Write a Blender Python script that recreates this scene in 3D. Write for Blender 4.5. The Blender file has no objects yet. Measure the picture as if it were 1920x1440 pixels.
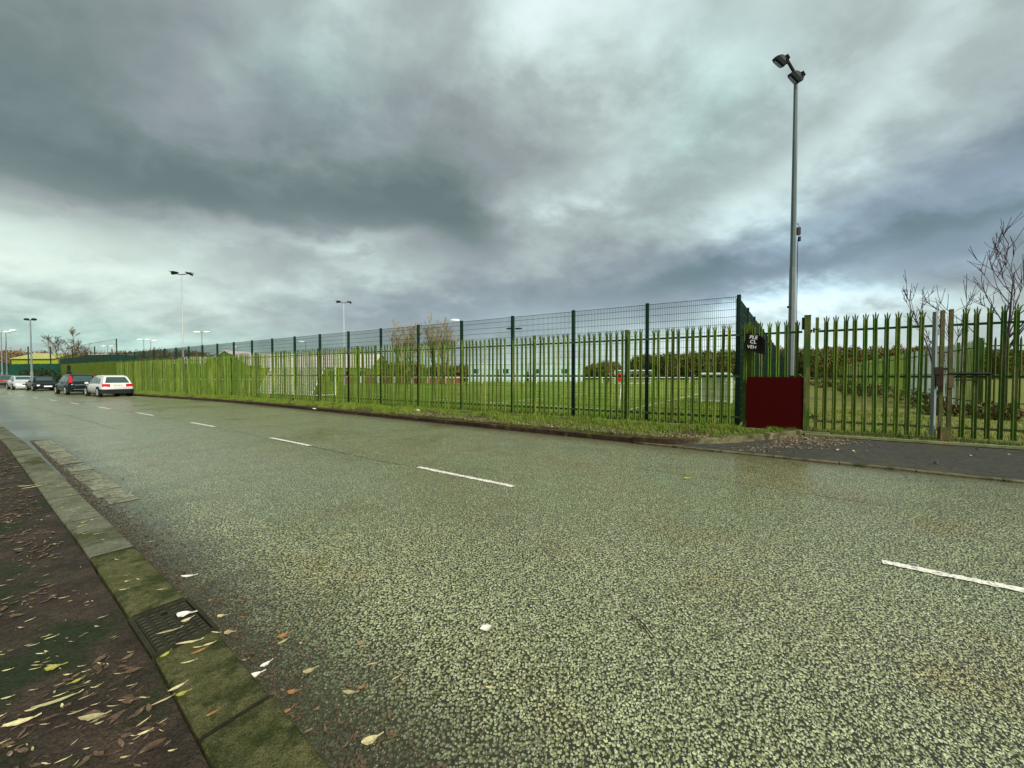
import bpy, bmesh, math, random
import numpy as np
from mathutils import Vector, Matrix
R = math.radians
random.seed(7); rng = np.random.default_rng(11)
S = bpy.context.scene
COL = S.collection

# ------------------------------------------------------------------ camera
CAM_H, FPX, PITCH = 1.6, 730.0, math.atan(17 / 730.0)
cam = bpy.data.cameras.new('camera')
cam.sensor_width = 36.0; cam.lens = FPX / 1920 * 36.0
cam.clip_start = 0.05; cam.clip_end = 4000
camo = bpy.data.objects.new('camera', cam); COL.objects.link(camo)
camo.location = (0, 0, CAM_H); camo.rotation_euler = (math.pi / 2 - PITCH, 0, 0)
S.camera = camo
S.view_settings.view_transform = 'Standard'; S.view_settings.look = 'None'
S.view_settings.exposure = 2.05; S.view_settings.gamma = 1.0
S.view_settings.use_curve_mapping = False
S.cycles.max_bounces = 6; S.cycles.transparent_max_bounces = 8

# ------------------------------------------------------------------ sun
SUN_AZ, SUN_EL = 138.0, 37.0            # degrees clockwise from straight ahead (+Y), and up
sd = bpy.data.lights.new('sun', 'SUN'); sd.energy = 1.5; sd.angle = R(18); sd.color = (1.0, 0.96, 0.86)
so = bpy.data.objects.new('sun', sd); COL.objects.link(so)
to_sun = Vector((math.sin(R(SUN_AZ)) * math.cos(R(SUN_EL)), math.cos(R(SUN_AZ)) * math.cos(R(SUN_EL)), math.sin(R(SUN_EL))))
so.rotation_euler = to_sun.to_track_quat('Z', 'Y').to_euler(); so.location = (20, -20, 40)

# ------------------------------------------------------------------ sky: Nishita behind a broken overcast
W = bpy.data.worlds.new('World'); S.world = W; W.use_nodes = True
nt = W.node_tree; nt.nodes.clear()
def nd(tree, typ, **kw):
    n = tree.nodes.new(typ)
    for k, v in kw.items(): setattr(n, k, v)
    return n
def mth(tree, op, a, b=None, c=None, clamp=False):
    n = tree.nodes.new('ShaderNodeMath'); n.operation = op; n.use_clamp = clamp
    for i, v in enumerate((a, b, c)):
        if v is None: continue
        if isinstance(v, (int, float)): n.inputs[i].default_value = v
        else: tree.links.new(v, n.inputs[i])
    return n.outputs[0]
def mixc(tree, fac, a, b, blend='MIX'):
    n = tree.nodes.new('ShaderNodeMix'); n.data_type = 'RGBA'; n.blend_type = blend
    for sock, v in ((n.inputs[0], fac), (n.inputs[6], a), (n.inputs[7], b)):
        if isinstance(v, (int, float)): sock.default_value = v
        elif isinstance(v, tuple): sock.default_value = (*v, 1) if len(v) == 3 else v
        else: tree.links.new(v, sock)
    return n.outputs[2]
def noise(tree, vec, scale, detail=4, rough=0.55, dist=0.0, out=0):
    n = tree.nodes.new('ShaderNodeTexNoise'); n.inputs['Scale'].default_value = scale
    n.inputs['Detail'].default_value = detail; n.inputs['Roughness'].default_value = rough
    n.inputs['Distortion'].default_value = dist
    if vec is not None: tree.links.new(vec, n.inputs['Vector'])
    return n.outputs[out]
def ramp(tree, fac, stops):
    n = tree.nodes.new('ShaderNodeValToRGB'); cr = n.color_ramp
    while len(cr.elements) < len(stops): cr.elements.new(0.5)
    for e, (p, c) in zip(cr.elements, stops):
        e.position = p; e.color = (*c, 1) if len(c) == 3 else c
    tree.links.new(fac, n.inputs[0]); return n.outputs[0]

tc = nd(nt, 'ShaderNodeTexCoord')
sx = nd(nt, 'ShaderNodeSeparateXYZ'); nt.links.new(tc.outputs['Generated'], sx.inputs[0])
X, Y, Z = sx.outputs
zc = mth(nt, 'ADD', mth(nt, 'MAXIMUM', Z, 0.0), 0.42)
cb = nd(nt, 'ShaderNodeCombineXYZ')
nt.links.new(mth(nt, 'DIVIDE', X, zc), cb.inputs[0]); nt.links.new(mth(nt, 'DIVIDE', Y, zc), cb.inputs[1])
mp = nd(nt, 'ShaderNodeMapping'); mp.inputs['Rotation'].default_value = (0, 0, R(-24)); mp.inputs['Scale'].default_value = (1.7, 2.0, 1)
nt.links.new(cb.outputs[0], mp.inputs[0])
PV = mp.outputs[0]
nA = noise(nt, PV, 1.0, 9, 0.52, 0.2); nB = noise(nt, PV, 0.55, 3, 0.5, 0.3); nC = noise(nt, PV, 3.0, 8, 0.58, 0.15)
az = mth(nt, 'ADD', mth(nt, 'ARCTAN2', X, Y), mth(nt, 'MULTIPLY', mth(nt, 'SUBTRACT', nA, 0.5), 0.26))
el = mth(nt, 'ADD', mth(nt, 'ARCSINE', Z), mth(nt, 'MULTIPLY', mth(nt, 'SUBTRACT', nC, 0.5), 0.13))
el = mth(nt, 'ADD', el, mth(nt, 'MULTIPLY', mth(nt, 'SUBTRACT', nB, 0.5), 0.10))
def bank(a0, e0, sa, se, tilt=0.0):      # one cloud bank: azimuth, elevation, half sizes, tilt (degrees)
    da = mth(nt, 'SUBTRACT', az, R(a0)); de = mth(nt, 'SUBTRACT', el, R(e0))
    c, s = math.cos(R(tilt)), math.sin(R(tilt))
    p = mth(nt, 'ADD', mth(nt, 'MULTIPLY', da, c / R(sa)), mth(nt, 'MULTIPLY', de, s / R(sa)))
    q = mth(nt, 'ADD', mth(nt, 'MULTIPLY', da, -s / R(se)), mth(nt, 'MULTIPLY', de, c / R(se)))
    r2 = mth(nt, 'ADD', mth(nt, 'MULTIPLY', p, p), mth(nt, 'MULTIPLY', q, q))
    return mth(nt, 'EXPONENT', mth(nt, 'MULTIPLY', r2, -1.0))
def total(items, start):
    acc = start
    for amp, *b in items:
        acc = mth(nt, 'ADD', acc, mth(nt, 'MULTIPLY', bank(*b), amp))
    return acc
lum = mth(nt, 'ADD', 0.555, mth(nt, 'MULTIPLY', mth(nt, 'SUBTRACT', nA, 0.5), 0.50))
lum = mth(nt, 'ADD', lum, mth(nt, 'MULTIPLY', mth(nt, 'SUBTRACT', nC, 0.5), 0.46))
lum = total([
    (-0.44, -53, 19.6, 17, 4.2, -4), (-0.36, -34, 21.0, 14, 3.6, 2), (-0.34, -17, 23.0, 13, 3.6, -2), (-0.36, -7, 20.6, 7, 3.2, -14),
    (-0.26, -56, 26.5, 15, 5, 0), (-0.14, -48, 33, 14, 5, 0), (-0.12, -10, 30, 14, 6, 0), (-0.12, -20, 27, 20, 4, 0),
    (0.25, -50, 10.5, 22, 5.4, 0), (0.20, -36, 16.6, 9, 1.7, 6), (0.20, -21, 18.2, 9, 1.5, 4), (0.08, -18, 14.0, 9, 2.6, 0),
    (0.30, 14, 40, 15, 8, 0), (0.20, 3, 43, 10, 5, 0), (0.12, -22, 41, 6, 5, 0), (0.14, 6, 25, 9, 4, 14), (0.14, 16, 27, 12, 4, 14),
    (0.17, 44, 27, 16, 3.2, 30), (0.12, 33, 21, 14, 4, 10), (0.15, 50, 31, 12, 3, 30), (0.16, 36, 33, 12, 5, 0),
    (-0.20, 49, 29.5, 7, 2.4, 30), (-0.30, 28, 12.4, 12, 2.6, 6), (-0.32, 49, 14.8, 11, 2.0, 14), (-0.22, 52, 20.5, 8, 2.0, 22), (-0.26, 50, 9.5, 8, 2.0, 10),
    (-0.16, 4, 10.5, 18, 4.5, 0), (-0.10, -20, 7.5, 14, 3, 0), (-0.10, 22, 16, 10, 4, 0),
    (0.50, 33, 8.2, 8, 1.9, 4), (0.40, 44, 7.6, 7, 1.7, 0), (0.36, 28, 3.0, 20, 3.4, 0), (0.20, 8, 1.5, 14, 3.4, 0), (0.06, -46, 4.0, 20, 3, 0),
], lum)
cloud = ramp(nt, lum, [(0.0, (0.120, 0.162, 0.150)), (0.22, (0.172, 0.220, 0.203)), (0.45, (0.280, 0.318, 0.318)),
                       (0.62, (0.40, 0.475, 0.455)), (0.80, (0.62, 0.76, 0.73)), (1.0, (0.86, 0.98, 0.98))])
warm = total([(1.0, -50, 10.5, 22, 7, 0), (0.3, -20, 14, 12, 5, 0)], 0.0)
blue = total([(0.9, 33, 13, 20, 5, 8), (0.9, 50, 16, 14, 6, 14), (0.5, -5, 8, 26, 5, 0)], 0.0)
teal = total([(0.8, -44, 3, 26, 2.6, 0), (0.5, -26, 33, 9, 5, 0), (0.45, 25, 30, 10, 8, 30)], 0.0)
cloud = mixc(nt, mth(nt, 'MINIMUM', warm, 1.0), cloud, mixc(nt, 1.0, cloud, (1.05, 1.01, 0.91), 'MULTIPLY'))
cloud = mixc(nt, mth(nt, 'MINIMUM', blue, 1.0), cloud, mixc(nt, 1.0, cloud, (0.84, 0.98, 1.18), 'MULTIPLY'))
cloud = mixc(nt, mth(nt, 'MINIMUM', teal, 1.0), cloud, mixc(nt, 1.0, cloud, (0.84, 1.08, 1.04), 'MULTIPLY'))
sky = nd(nt, 'ShaderNodeTexSky', sky_type='NISHITA'); sky.sun_disc = False
sky.sun_elevation = R(SUN_EL); sky.sun_rotation = R(SUN_AZ); sky.air_density = 1.0; sky.dust_density = 2.0
bg1 = nd(nt, 'ShaderNodeBackground'); nt.links.new(sky.outputs[0], bg1.inputs[0]); bg1.inputs[1].default_value = 0.004
bg2 = nd(nt, 'ShaderNodeBackground'); nt.links.new(cloud, bg2.inputs[0]); bg2.inputs[1].default_value = 0.245
ad = nd(nt, 'ShaderNodeAddShader'); nt.links.new(bg1.outputs[0], ad.inputs[0]); nt.links.new(bg2.outputs[0], ad.inputs[1])
wo = nd(nt, 'ShaderNodeOutputWorld'); nt.links.new(ad.outputs[0], wo.inputs[0])

# ------------------------------------------------------------------ materials
def newmat(name):
    m = bpy.data.materials.new(name); m.use_nodes = True
    t = m.node_tree; b = t.nodes['Principled BSDF']
    g = nd(t, 'ShaderNodeNewGeometry')
    return m, t, b, g.outputs['Position']
def setin(t, b, key, v):
    s = b.inputs[key]
    if isinstance(v, (int, float)): s.default_value = v
    elif isinstance(v, tuple): s.default_value = (*v, 1)
    else: t.links.new(v, s)
def bump(t, b, h, strength=0.3, dist=0.01):
    n = nd(t, 'ShaderNodeBump'); n.inputs['Strength'].default_value = strength; n.inputs['Distance'].default_value = dist
    t.links.new(h, n.inputs['Height']); t.links.new(n.outputs[0], b.inputs['Normal'])
def mat(name, c1, c2=None, rough=0.6, scale=6.0, metal=0.0, c3=None, s3=1.5, p3=0.58, bmp=0.0, bscale=60.0, bdist=0.005, rnd=0.0, spec=0.2, stretch=None, vary=0.5, speck=0.0, sscale=130):
    """two tones broken up by noise, an optional third tone in patches, optional fine relief"""
    m, t, b, P = newmat(name)
    if stretch:
        mpn = nd(t, 'ShaderNodeMapping'); mpn.inputs['Scale'].default_value = stretch; t.links.new(P, mpn.inputs[0]); V = mpn.outputs[0]
    else: V = P
    c2 = c2 or tuple(x * 0.7 for x in c1)
    f = noise(t, V, scale, 5, 0.6)
    f = mth(t, 'MULTIPLY', mth(t, 'SUBTRACT', f, 0.5 - vary / 2 * 0.7), 1 / (0.7 * vary), clamp=True)
    c = mixc(t, f, c1, c2)
    if c3:
        k = noise(t, V, s3, 6, 0.62)
        k = mth(t, 'MULTIPLY', mth(t, 'SUBTRACT', k, p3), 9.0, clamp=True)
        c = mixc(t, k, c, c3)
    if speck:
        k = mth(t, 'MULTIPLY', mth(t, 'SUBTRACT', noise(t, P, sscale, 3, 0.7), 0.42), 5.0, clamp=True)
        k2 = mth(t, 'MULTIPLY', mth(t, 'SUBTRACT', noise(t, P, sscale * 0.22, 4, 0.7), 0.42), 4.0, clamp=True)
        c = mixc(t, mth(t, 'MULTIPLY', k, speck), c, mixc(t, 1.0, c, (0.30, 0.30, 0.28), 'MULTIPLY'))
        c = mixc(t, mth(t, 'MULTIPLY', k2, speck), c, mixc(t, 1.0, c, (0.50, 0.52, 0.40), 'MULTIPLY'))
    if rnd:
        oi = nd(t, 'ShaderNodeObjectInfo')
        v = mth(t, 'ADD', 1 - rnd, mth(t, 'MULTIPLY', oi.outputs['Random'], 2 * rnd))
        cv = nd(t, 'ShaderNodeCombineXYZ')
        for i in range(3): t.links.new(v, cv.inputs[i])
        c = mixc(t, 1.0, c, cv.outputs[0], 'MULTIPLY')
    setin(t, b, 'Base Color', c)
    rn = noise(t, V, scale * 1.7, 4, 0.6)
    setin(t, b, 'Roughness', mth(t, 'ADD', rough - 0.12, mth(t, 'MULTIPLY', rn, 0.24), clamp=True))
    b.inputs['Metallic'].default_value = metal
    b.inputs['Specular IOR Level'].default_value = spec
    if bmp: bump(t, b, noise(t, V, bscale, 4, 0.6), bmp, bdist)
    return m

def asphalt_mat():
    m, t, b, P = newmat('chipped_asphalt')
    wn = nd(t, 'ShaderNodeTexNoise'); wn.inputs['Scale'].default_value = 95; wn.inputs['Detail'].default_value = 2; t.links.new(P, wn.inputs['Vector'])
    wv = nd(t, 'ShaderNodeVectorMath'); wv.operation = 'MULTIPLY_ADD'; t.links.new(wn.outputs['Color'], wv.inputs[0]); wv.inputs[1].default_value = (0.009, 0.009, 0); t.links.new(P, wv.inputs[2])
    v = nd(t, 'ShaderNodeTexVoronoi'); v.inputs['Scale'].default_value = 58; v.inputs['Randomness'].default_value = 1.0
    v.voronoi_dimensions = '2D'; t.links.new(wv.outputs[0], v.inputs['Vector'])
    sc = nd(t, 'ShaderNodeSeparateColor'); t.links.new(v.outputs['Color'], sc.inputs[0])
    chip = mth(t, 'MULTIPLY', mth(t, 'SUBTRACT', mth(t, 'ADD', 0.33, mth(t, 'MULTIPLY', sc.outputs[1], 0.22)), v.outputs['Distance']), 17.0, clamp=True)
    tone = mixc(t, mth(t, 'POWER', sc.outputs[0], 1.5), (0.130, 0.142, 0.052), (0.50, 0.53, 0.29))
    tone = mixc(t, mth(t, 'MULTIPLY', mth(t, 'SUBTRACT', noise(t, P, 260, 2), 0.45), 2.5, clamp=True), tone, mixc(t, 1.0, tone, (0.62, 0.62, 0.55), 'MULTIPLY'))
    broad = noise(t, P, 0.55, 4, 0.55); mid = noise(t, P, 2.6, 5, 0.6)
    tone = mixc(t, mth(t, 'MULTIPLY', mth(t, 'SUBTRACT', broad, 0.42), 3.0, clamp=True), tone, mixc(t, 1.0, tone, (0.82, 0.97, 0.95), 'MULTIPLY'))
    c = mixc(t, chip, (0.014, 0.0145, 0.0045), tone)
    # silt and worn brown patches
    br = mth(t, 'MULTIPLY', mth(t, 'SUBTRACT', noise(t, P, 0.8, 5, 0.6), 0.53), 6.0, clamp=True)
    c = mixc(t, mth(t, 'MULTIPLY', br, 0.7), c, mixc(t, 1.0, c, (0.90, 0.66, 0.36), 'MULTIPLY'))
    damp = mth(t, 'MULTIPLY', mth(t, 'SUBTRACT', noise(t, P, 0.33, 5, 0.58, 0.6), 0.50), 7.0, clamp=True)
    c = mixc(t, mth(t, 'MULTIPLY', damp, 0.6), c, mixc(t, 1.0, c, (0.74, 0.72, 0.62), 'MULTIPLY'))
    # distance across the road from the near kerb: dirty mossy channel along both edges
    dt = nd(t, 'ShaderNodeVectorMath'); dt.operation = 'DOT_PRODUCT'; t.links.new(P, dt.inputs[0]); dt.inputs[1].default_value = (0.5812, 0.8137, 0)
    nn = mth(t, 'ADD', dt.outputs['Value'], mth(t, 'MULTIPLY', mth(t, 'SUBTRACT', mid, 0.5), 0.9))
    e1 = mth(t, 'SUBTRACT', 1.0, mth(t, 'MULTIPLY', mth(t, 'SUBTRACT', nn, 0.95), 1.6, clamp=True))
    e2 = mth(t, 'MULTIPLY', mth(t, 'SUBTRACT', nn, 8.2), 1.1, clamp=True)
    c = mixc(t, mth(t, 'MULTIPLY', e1, 0.88), c, mixc(t, mid, (0.030, 0.024, 0.010), (0.022, 0.026, 0.008)))
    c = mixc(t, mth(t, 'MULTIPLY', e2, 0.75), c, (0.055, 0.045, 0.026))
    moss = mth(t, 'MULTIPLY', mth(t, 'SUBTRACT', noise(t, P, 1.3, 5, 0.6), 0.53), 5.0, clamp=True)
    mm = mth(t, 'MULTIPLY', moss, mth(t, 'SUBTRACT', 1.0, mth(t, 'MULTIPLY', mth(t, 'SUBTRACT', nn, 1.4), 0.7, clamp=True)))
    c = mixc(t, mth(t, 'MULTIPLY', mm, 0.7), c, (0.035, 0.045, 0.010))
    setin(t, b, 'Base Color', c)
    setin(t, b, 'Roughness', mth(t, 'ADD', 0.34, mth(t, 'MULTIPLY', mid, 0.28)))
    b.inputs['Specular IOR Level'].default_value = 0.3
    b.inputs['Coat Weight'].default_value = 0.6; setin(t, b, 'Coat Roughness', mth(t, 'SUBTRACT', 0.27, mth(t, 'MULTIPLY', damp, 0.15))); b.inputs['Coat IOR'].default_value = 1.4
    h = mth(t, 'ADD', mth(t, 'MULTIPLY', chip, mth(t, 'ADD', 0.6, mth(t, 'MULTIPLY', sc.outputs[2], 0.6))), mth(t, 'MULTIPLY', noise(t, P, 160, 3), 0.2))
    bump(t, b, h, 0.55, 0.005)
    return m
M = {}
M['asphalt'] = asphalt_mat()
def chip_mat():
    m, t, b, P = newmat('road_chips')
    v = nd(t, 'ShaderNodeTexVoronoi'); v.inputs['Scale'].default_value = 38; t.links.new(P, v.inputs['Vector'])
    sc = nd(t, 'ShaderNodeSeparateColor'); t.links.new(v.outputs['Color'], sc.inputs[0])
    c = mixc(t, mth(t, 'POWER', sc.outputs[0], 1.4), (0.085, 0.094, 0.038), (0.40, 0.43, 0.26))
    c = mixc(t, mth(t, 'MULTIPLY', noise(t, P, 300, 3), 0.5), c, (0.07, 0.08, 0.045))
    br = mth(t, 'MULTIPLY', mth(t, 'SUBTRACT', noise(t, P, 0.8, 5, 0.6), 0.53), 6.0, clamp=True)
    c = mixc(t, mth(t, 'MULTIPLY', br, 0.7), c, mixc(t, 1.0, c, (0.90, 0.66, 0.36), 'MULTIPLY'))
    mid = noise(t, P, 2.6, 5, 0.6)
    dt = nd(t, 'ShaderNodeVectorMath'); dt.operation = 'DOT_PRODUCT'; t.links.new(P, dt.inputs[0]); dt.inputs[1].default_value = (0.5812, 0.8137, 0)
    nn = mth(t, 'ADD', dt.outputs['Value'], mth(t, 'MULTIPLY', mth(t, 'SUBTRACT', mid, 0.5), 0.9))
    e1 = mth(t, 'SUBTRACT', 1.0, mth(t, 'MULTIPLY', mth(t, 'SUBTRACT', nn, 0.95), 1.4, clamp=True))
    c = mixc(t, mth(t, 'MULTIPLY', e1, 0.8), c, (0.035, 0.034, 0.014))
    setin(t, b, 'Base Color', c); setin(t, b, 'Roughness', mth(t, 'ADD', 0.3, mth(t, 'MULTIPLY', noise(t, P, 90, 2), 0.3)))
    b.inputs['Specular IOR Level'].default_value = 0.6
    return m
M['chips'] = chip_mat()
M['apron'] = mat('dark_tarmac', (0.075, 0.072, 0.058), (0.040, 0.040, 0.034), 0.6, 9, c3=(0.085, 0.074, 0.036), s3=0.8, bmp=0.9, bscale=110, bdist=0.006, speck=0.8, sscale=100)
M['path'] = mat('old_path_tarmac', (0.072, 0.050, 0.034), (0.030, 0.022, 0.015), 0.72, 4.5, c3=(0.020, 0.030, 0.008), s3=1.7, p3=0.50, bmp=1.0, bscale=70, bdist=0.012, speck=0.85, sscale=95)
M['kerb'] = mat('mossy_concrete', (0.122, 0.118, 0.048), (0.064, 0.070, 0.016), 0.75, 9, c3=(0.034, 0.044, 0.008), s3=5.0, p3=0.50, bmp=1.0, bscale=80, bdist=0.008, rnd=0.14, speck=0.85)
M['kerb_grey'] = mat('weathered_concrete', (0.175, 0.178, 0.125), (0.100, 0.105, 0.062), 0.75, 7, c3=(0.06, 0.068, 0.022), s3=2.2, p3=0.5, bmp=0.9, bscale=80, bdist=0.006, rnd=0.2, speck=0.7)
M['joint'] = mat('joint_dirt', (0.010, 0.009, 0.005), (0.018, 0.015, 0.007), 0.9, 20)
M['channel'] = mat('worn_channel_block', (0.27, 0.28, 0.19), (0.155, 0.16, 0.10), 0.5, 12, c3=(0.11, 0.105, 0.06), s3=6.5, p3=0.5, bmp=0.6, bscale=60, rnd=0.2, speck=0.55, sscale=60)
M['kerb_dark'] = mat('dirty_brown_concrete', (0.070, 0.040, 0.022), (0.022, 0.014, 0.008), 0.7, 6, c3=(0.12, 0.115, 0.030), s3=2.4, p3=0.58, bmp=0.7, bscale=80, bdist=0.005, rnd=0.2, speck=0.5)
M['kerb_pale'] = mat('worn_edging_concrete', (0.185, 0.165, 0.092), (0.085, 0.078, 0.034), 0.75, 7, c3=(0.045, 0.048, 0.014), s3=3.5, p3=0.50, bmp=0.6, bscale=80, rnd=0.16, speck=0.7)
M['edging'] = mat('mossy_edging', (0.22, 0.23, 0.12), (0.10, 0.12, 0.04), 0.8, 4, bmp=0.4, bscale=70)
M['paint'] = mat('road_paint', (0.84, 0.82, 0.74), (0.66, 0.65, 0.56), 0.6, 20, c3=(0.15, 0.155, 0.09), s3=46, p3=0.515, bmp=0.6, bscale=90, bdist=0.004, speck=0.35, sscale=70)
M['iron'] = mat('cast_iron', (0.030, 0.032, 0.014), (0.016, 0.014, 0.008), 0.6, 14, metal=0.2, c3=(0.035, 0.045, 0.010), s3=5, bmp=0.4, bscale=120)
M['hole'] = mat('drain_dark', (0.004, 0.004, 0.004), rough=0.9)
M['soil'] = mat('verge_soil', (0.070, 0.060, 0.018), (0.034, 0.026, 0.012), 0.9, 4, c3=(0.06, 0.085, 0.010), s3=1.2, p3=0.48, bmp=0.7, bscale=40, bdist=0.01, speck=0.5, sscale=60)
M['blade'] = mat('grass_blade', (0.085, 0.155, 0.010), (0.135, 0.185, 0.018), 0.55, 3.2, c3=(0.20, 0.175, 0.040), s3=2.6, p3=0.55, rnd=0.0)
M['pitch'] = mat('pitch_turf', (0.140, 0.215, 0.014), (0.085, 0.160, 0.010), 0.8, 0.9, c3=(0.21, 0.225, 0.035), s3=0.35, p3=0.52, bmp=0.6, bscale=14, bdist=0.03)
M['yard'] = mat('rough_track', (0.190, 0.200, 0.038), (0.125, 0.135, 0.024), 0.9, 2.0, c3=(0.12, 0.085, 0.036), s3=0.9, p3=0.56, bmp=0.8, bscale=18, bdist=0.03, speck=0.6, sscale=30)
M['field'] = mat('far_field', (0.055, 0.072, 0.014), (0.045, 0.045, 0.016), 0.9, 0.1)
M['weed'] = mat('weeds', (0.105, 0.115, 0.030), (0.085, 0.060, 0.026), 0.8, 1.5, c3=(0.085, 0.14, 0.016), s3=1.1, p3=0.5)
M['pale'] = mat('green_paint_palisade', (0.105, 0.180, 0.016), (0.062, 0.120, 0.012), 0.45, 2.5, c3=(0.18, 0.21, 0.036), s3=1.1, p3=0.5, rnd=0.30, stretch=(3, 3, 0.7), bmp=0.15, bscale=60, speck=0.45, sscale=40)
M['pale_moss'] = mat('green_paint_mossy', (0.112, 0.172, 0.016), (0.072, 0.120, 0.012), 0.5, 2.5, c3=(0.17, 0.17, 0.045), s3=2.0, p3=0.55, rnd=0.28, stretch=(3, 3, 0.7), speck=0.5, sscale=40)
M['pale_gate'] = mat('green_paint_gate', (0.052, 0.128, 0.018), (0.085, 0.150, 0.016), 0.42, 2.5, c3=(0.20, 0.205, 0.065), s3=1.8, p3=0.52, rnd=0.28, stretch=(3, 3, 0.7), bmp=0.15, speck=0.5, sscale=40)
M['rail'] = mat('dark_green_rail', (0.026, 0.070, 0.018), (0.04, 0.095, 0.016), 0.5, 3)
M['mesh'] = mat('dark_green_coating', (0.008, 0.034, 0.018), (0.006, 0.022, 0.014), 0.4, 3)
M['galv'] = mat('galvanised_steel', (0.22, 0.255, 0.245), (0.15, 0.185, 0.18), 0.5, 2.5, metal=0.3, stretch=(4, 4, 0.8))
M['galv_dull'] = mat('dull_galvanised_pale', (0.22, 0.27, 0.235), (0.14, 0.18, 0.15), 0.5, 2.5, rnd=0.2, stretch=(4, 4, 0.8))
M['mast'] = mat('mast_steel', (0.16, 0.20, 0.195), (0.11, 0.145, 0.145), 0.45, 1.3, metal=0.3, stretch=(5, 5, 0.6))
M['mast_pale'] = mat('pale_mast_steel', (0.42, 0.46, 0.46), (0.34, 0.38, 0.38), 0.5, 1.3, stretch=(5, 5, 0.6))
M['lamp_dark'] = mat('floodlight_housing', (0.008, 0.011, 0.013), (0.013, 0.017, 0.019), 0.65, 6, spec=0.15)
M['lamp_pale'] = mat('pale_lamp_housing', (0.72, 0.76, 0.76), (0.55, 0.6, 0.6), 0.4, 4)
M['lamp_glass'] = mat('lamp_glass', (0.02, 0.022, 0.026), (0.03, 0.032, 0.036), 0.12, 4)
M['red'] = mat('dark_red_board', (0.042, 0.0008, 0.0006), (0.037, 0.0006, 0.0005), 0.7, 2.0, spec=0.06, vary=0.9)
M['red_edge'] = mat('chipped_board_edge', (0.05, 0.012, 0.010), (0.022, 0.008, 0.006), 0.7, 30)
M['rust'] = mat('rusty_bare_steel', (0.135, 0.140, 0.045), (0.080, 0.095, 0.022), 0.7, 9, c3=(0.17, 0.115, 0.06), s3=3.0, p3=0.5, bmp=0.4, bscale=70, speck=0.5, sscale=50)
M['rust_dark'] = mat('dark_rust', (0.055, 0.030, 0.016), (0.022, 0.014, 0.009), 0.75, 12, bmp=0.4)
M['black'] = mat('black_plate', (0.010, 0.010, 0.009), (0.018, 0.016, 0.010), 0.5, 10)
M['white'] = mat('white_paint', (0.78, 0.79, 0.76), (0.66, 0.67, 0.64), 0.45, 4)
M['net'] = mat('white_net_cord', (0.80, 0.80, 0.74), (0.7, 0.7, 0.64), 0.8, 5)
M['flag'] = mat('red_flag', (0.62, 0.015, 0.02), (0.45, 0.012, 0.015), 0.7, 9)
M['bark'] = mat('grey_bark', (0.115, 0.085, 0.105), (0.070, 0.050, 0.066), 0.85, 7)
M['twig_tan'] = mat('tan_twigs', (0.36, 0.29, 0.16), (0.26, 0.20, 0.11), 0.8, 3)
M['twig_brown'] = mat('brown_twigs', (0.105, 0.072, 0.040), (0.07, 0.048, 0.03), 0.85, 3)
M['wood'] = mat('woodland_twigs', (0.150, 0.118, 0.034), (0.080, 0.080, 0.018), 0.9, 0.5, c3=(0.095, 0.120, 0.022), s3=0.16, p3=0.48)
M['wood_red'] = mat('woodland_brown', (0.175, 0.100, 0.048), (0.105, 0.070, 0.030), 0.9, 0.5, c3=(0.10, 0.098, 0.028), s3=0.15, p3=0.55)
M['bush'] = mat('dark_bush', (0.018, 0.038, 0.012), (0.010, 0.022, 0.008), 0.8, 2)
M['lime'] = mat('lime_cladding', (0.27, 0.31, 0.022), (0.21, 0.25, 0.018), 0.6, 0.8)
M['lime_roof'] = mat('pale_lime_roof', (0.36, 0.36, 0.15), (0.28, 0.29, 0.11), 0.6, 0.6)
M['green_clad'] = mat('green_cladding', (0.16, 0.27, 0.016), (0.12, 0.22, 0.014), 0.6, 0.8)
M['roof_pale'] = mat('pale_sheet_roof', (0.66, 0.60, 0.58), (0.54, 0.50, 0.48), 0.55, 0.5)
M['roof_brown'] = mat('brown_roof', (0.20, 0.14, 0.07), (0.15, 0.10, 0.05), 0.7, 0.6)
M['board_green'] = mat('dark_teal_board', (0.008, 0.070, 0.038), (0.006, 0.050, 0.028), 0.5, 1.0, rnd=0.15)
M['cont'] = mat('pale_blue_cabin', (0.46, 0.60, 0.60), (0.38, 0.52, 0.53), 0.5, 0.8)
M['brick'] = mat('red_brick', (0.26, 0.105, 0.055), (0.20, 0.08, 0.045), 0.85, 3)
M['glass'] = mat('car_glass', (0.030, 0.060, 0.055), (0.02, 0.045, 0.042), 0.06, 3, spec=0.9)
M['tyre'] = mat('tyre_rubber', (0.010, 0.010, 0.010), rough=0.8)
M['rim'] = mat('alloy_rim', (0.50, 0.50, 0.48), (0.38, 0.38, 0.36), 0.3, 6, metal=0.6)
M['tail'] = mat('tail_lamp', (0.50, 0.012, 0.022), (0.38, 0.01, 0.016), 0.2, 8)
M['headlamp'] = mat('head_lamp', (0.82, 0.85, 0.82), (0.7, 0.72, 0.7), 0.1, 8)
M['plate_y'] = mat('yellow_plate', (0.55, 0.23, 0.04), (0.5, 0.2, 0.035), 0.5, 12)
M['plate_w'] = mat('white_plate', (0.78, 0.78, 0.74), (0.7, 0.7, 0.66), 0.5, 12)
M['trim'] = mat('black_trim', (0.012, 0.012, 0.013), rough=0.55)
M['chrome'] = mat('bright_trim', (0.6, 0.6, 0.58), (0.5, 0.5, 0.5), 0.2, 5, metal=0.7)
M['silver'] = mat('silver_car_paint', (0.60, 0.60, 0.58), (0.52, 0.52, 0.50), 0.28, 2, metal=0.15, spec=0.5)
M['silver2'] = mat('pale_grey_car_paint', (0.46, 0.49, 0.48), (0.40, 0.43, 0.42), 0.28, 2, metal=0.2, spec=0.5)
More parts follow.
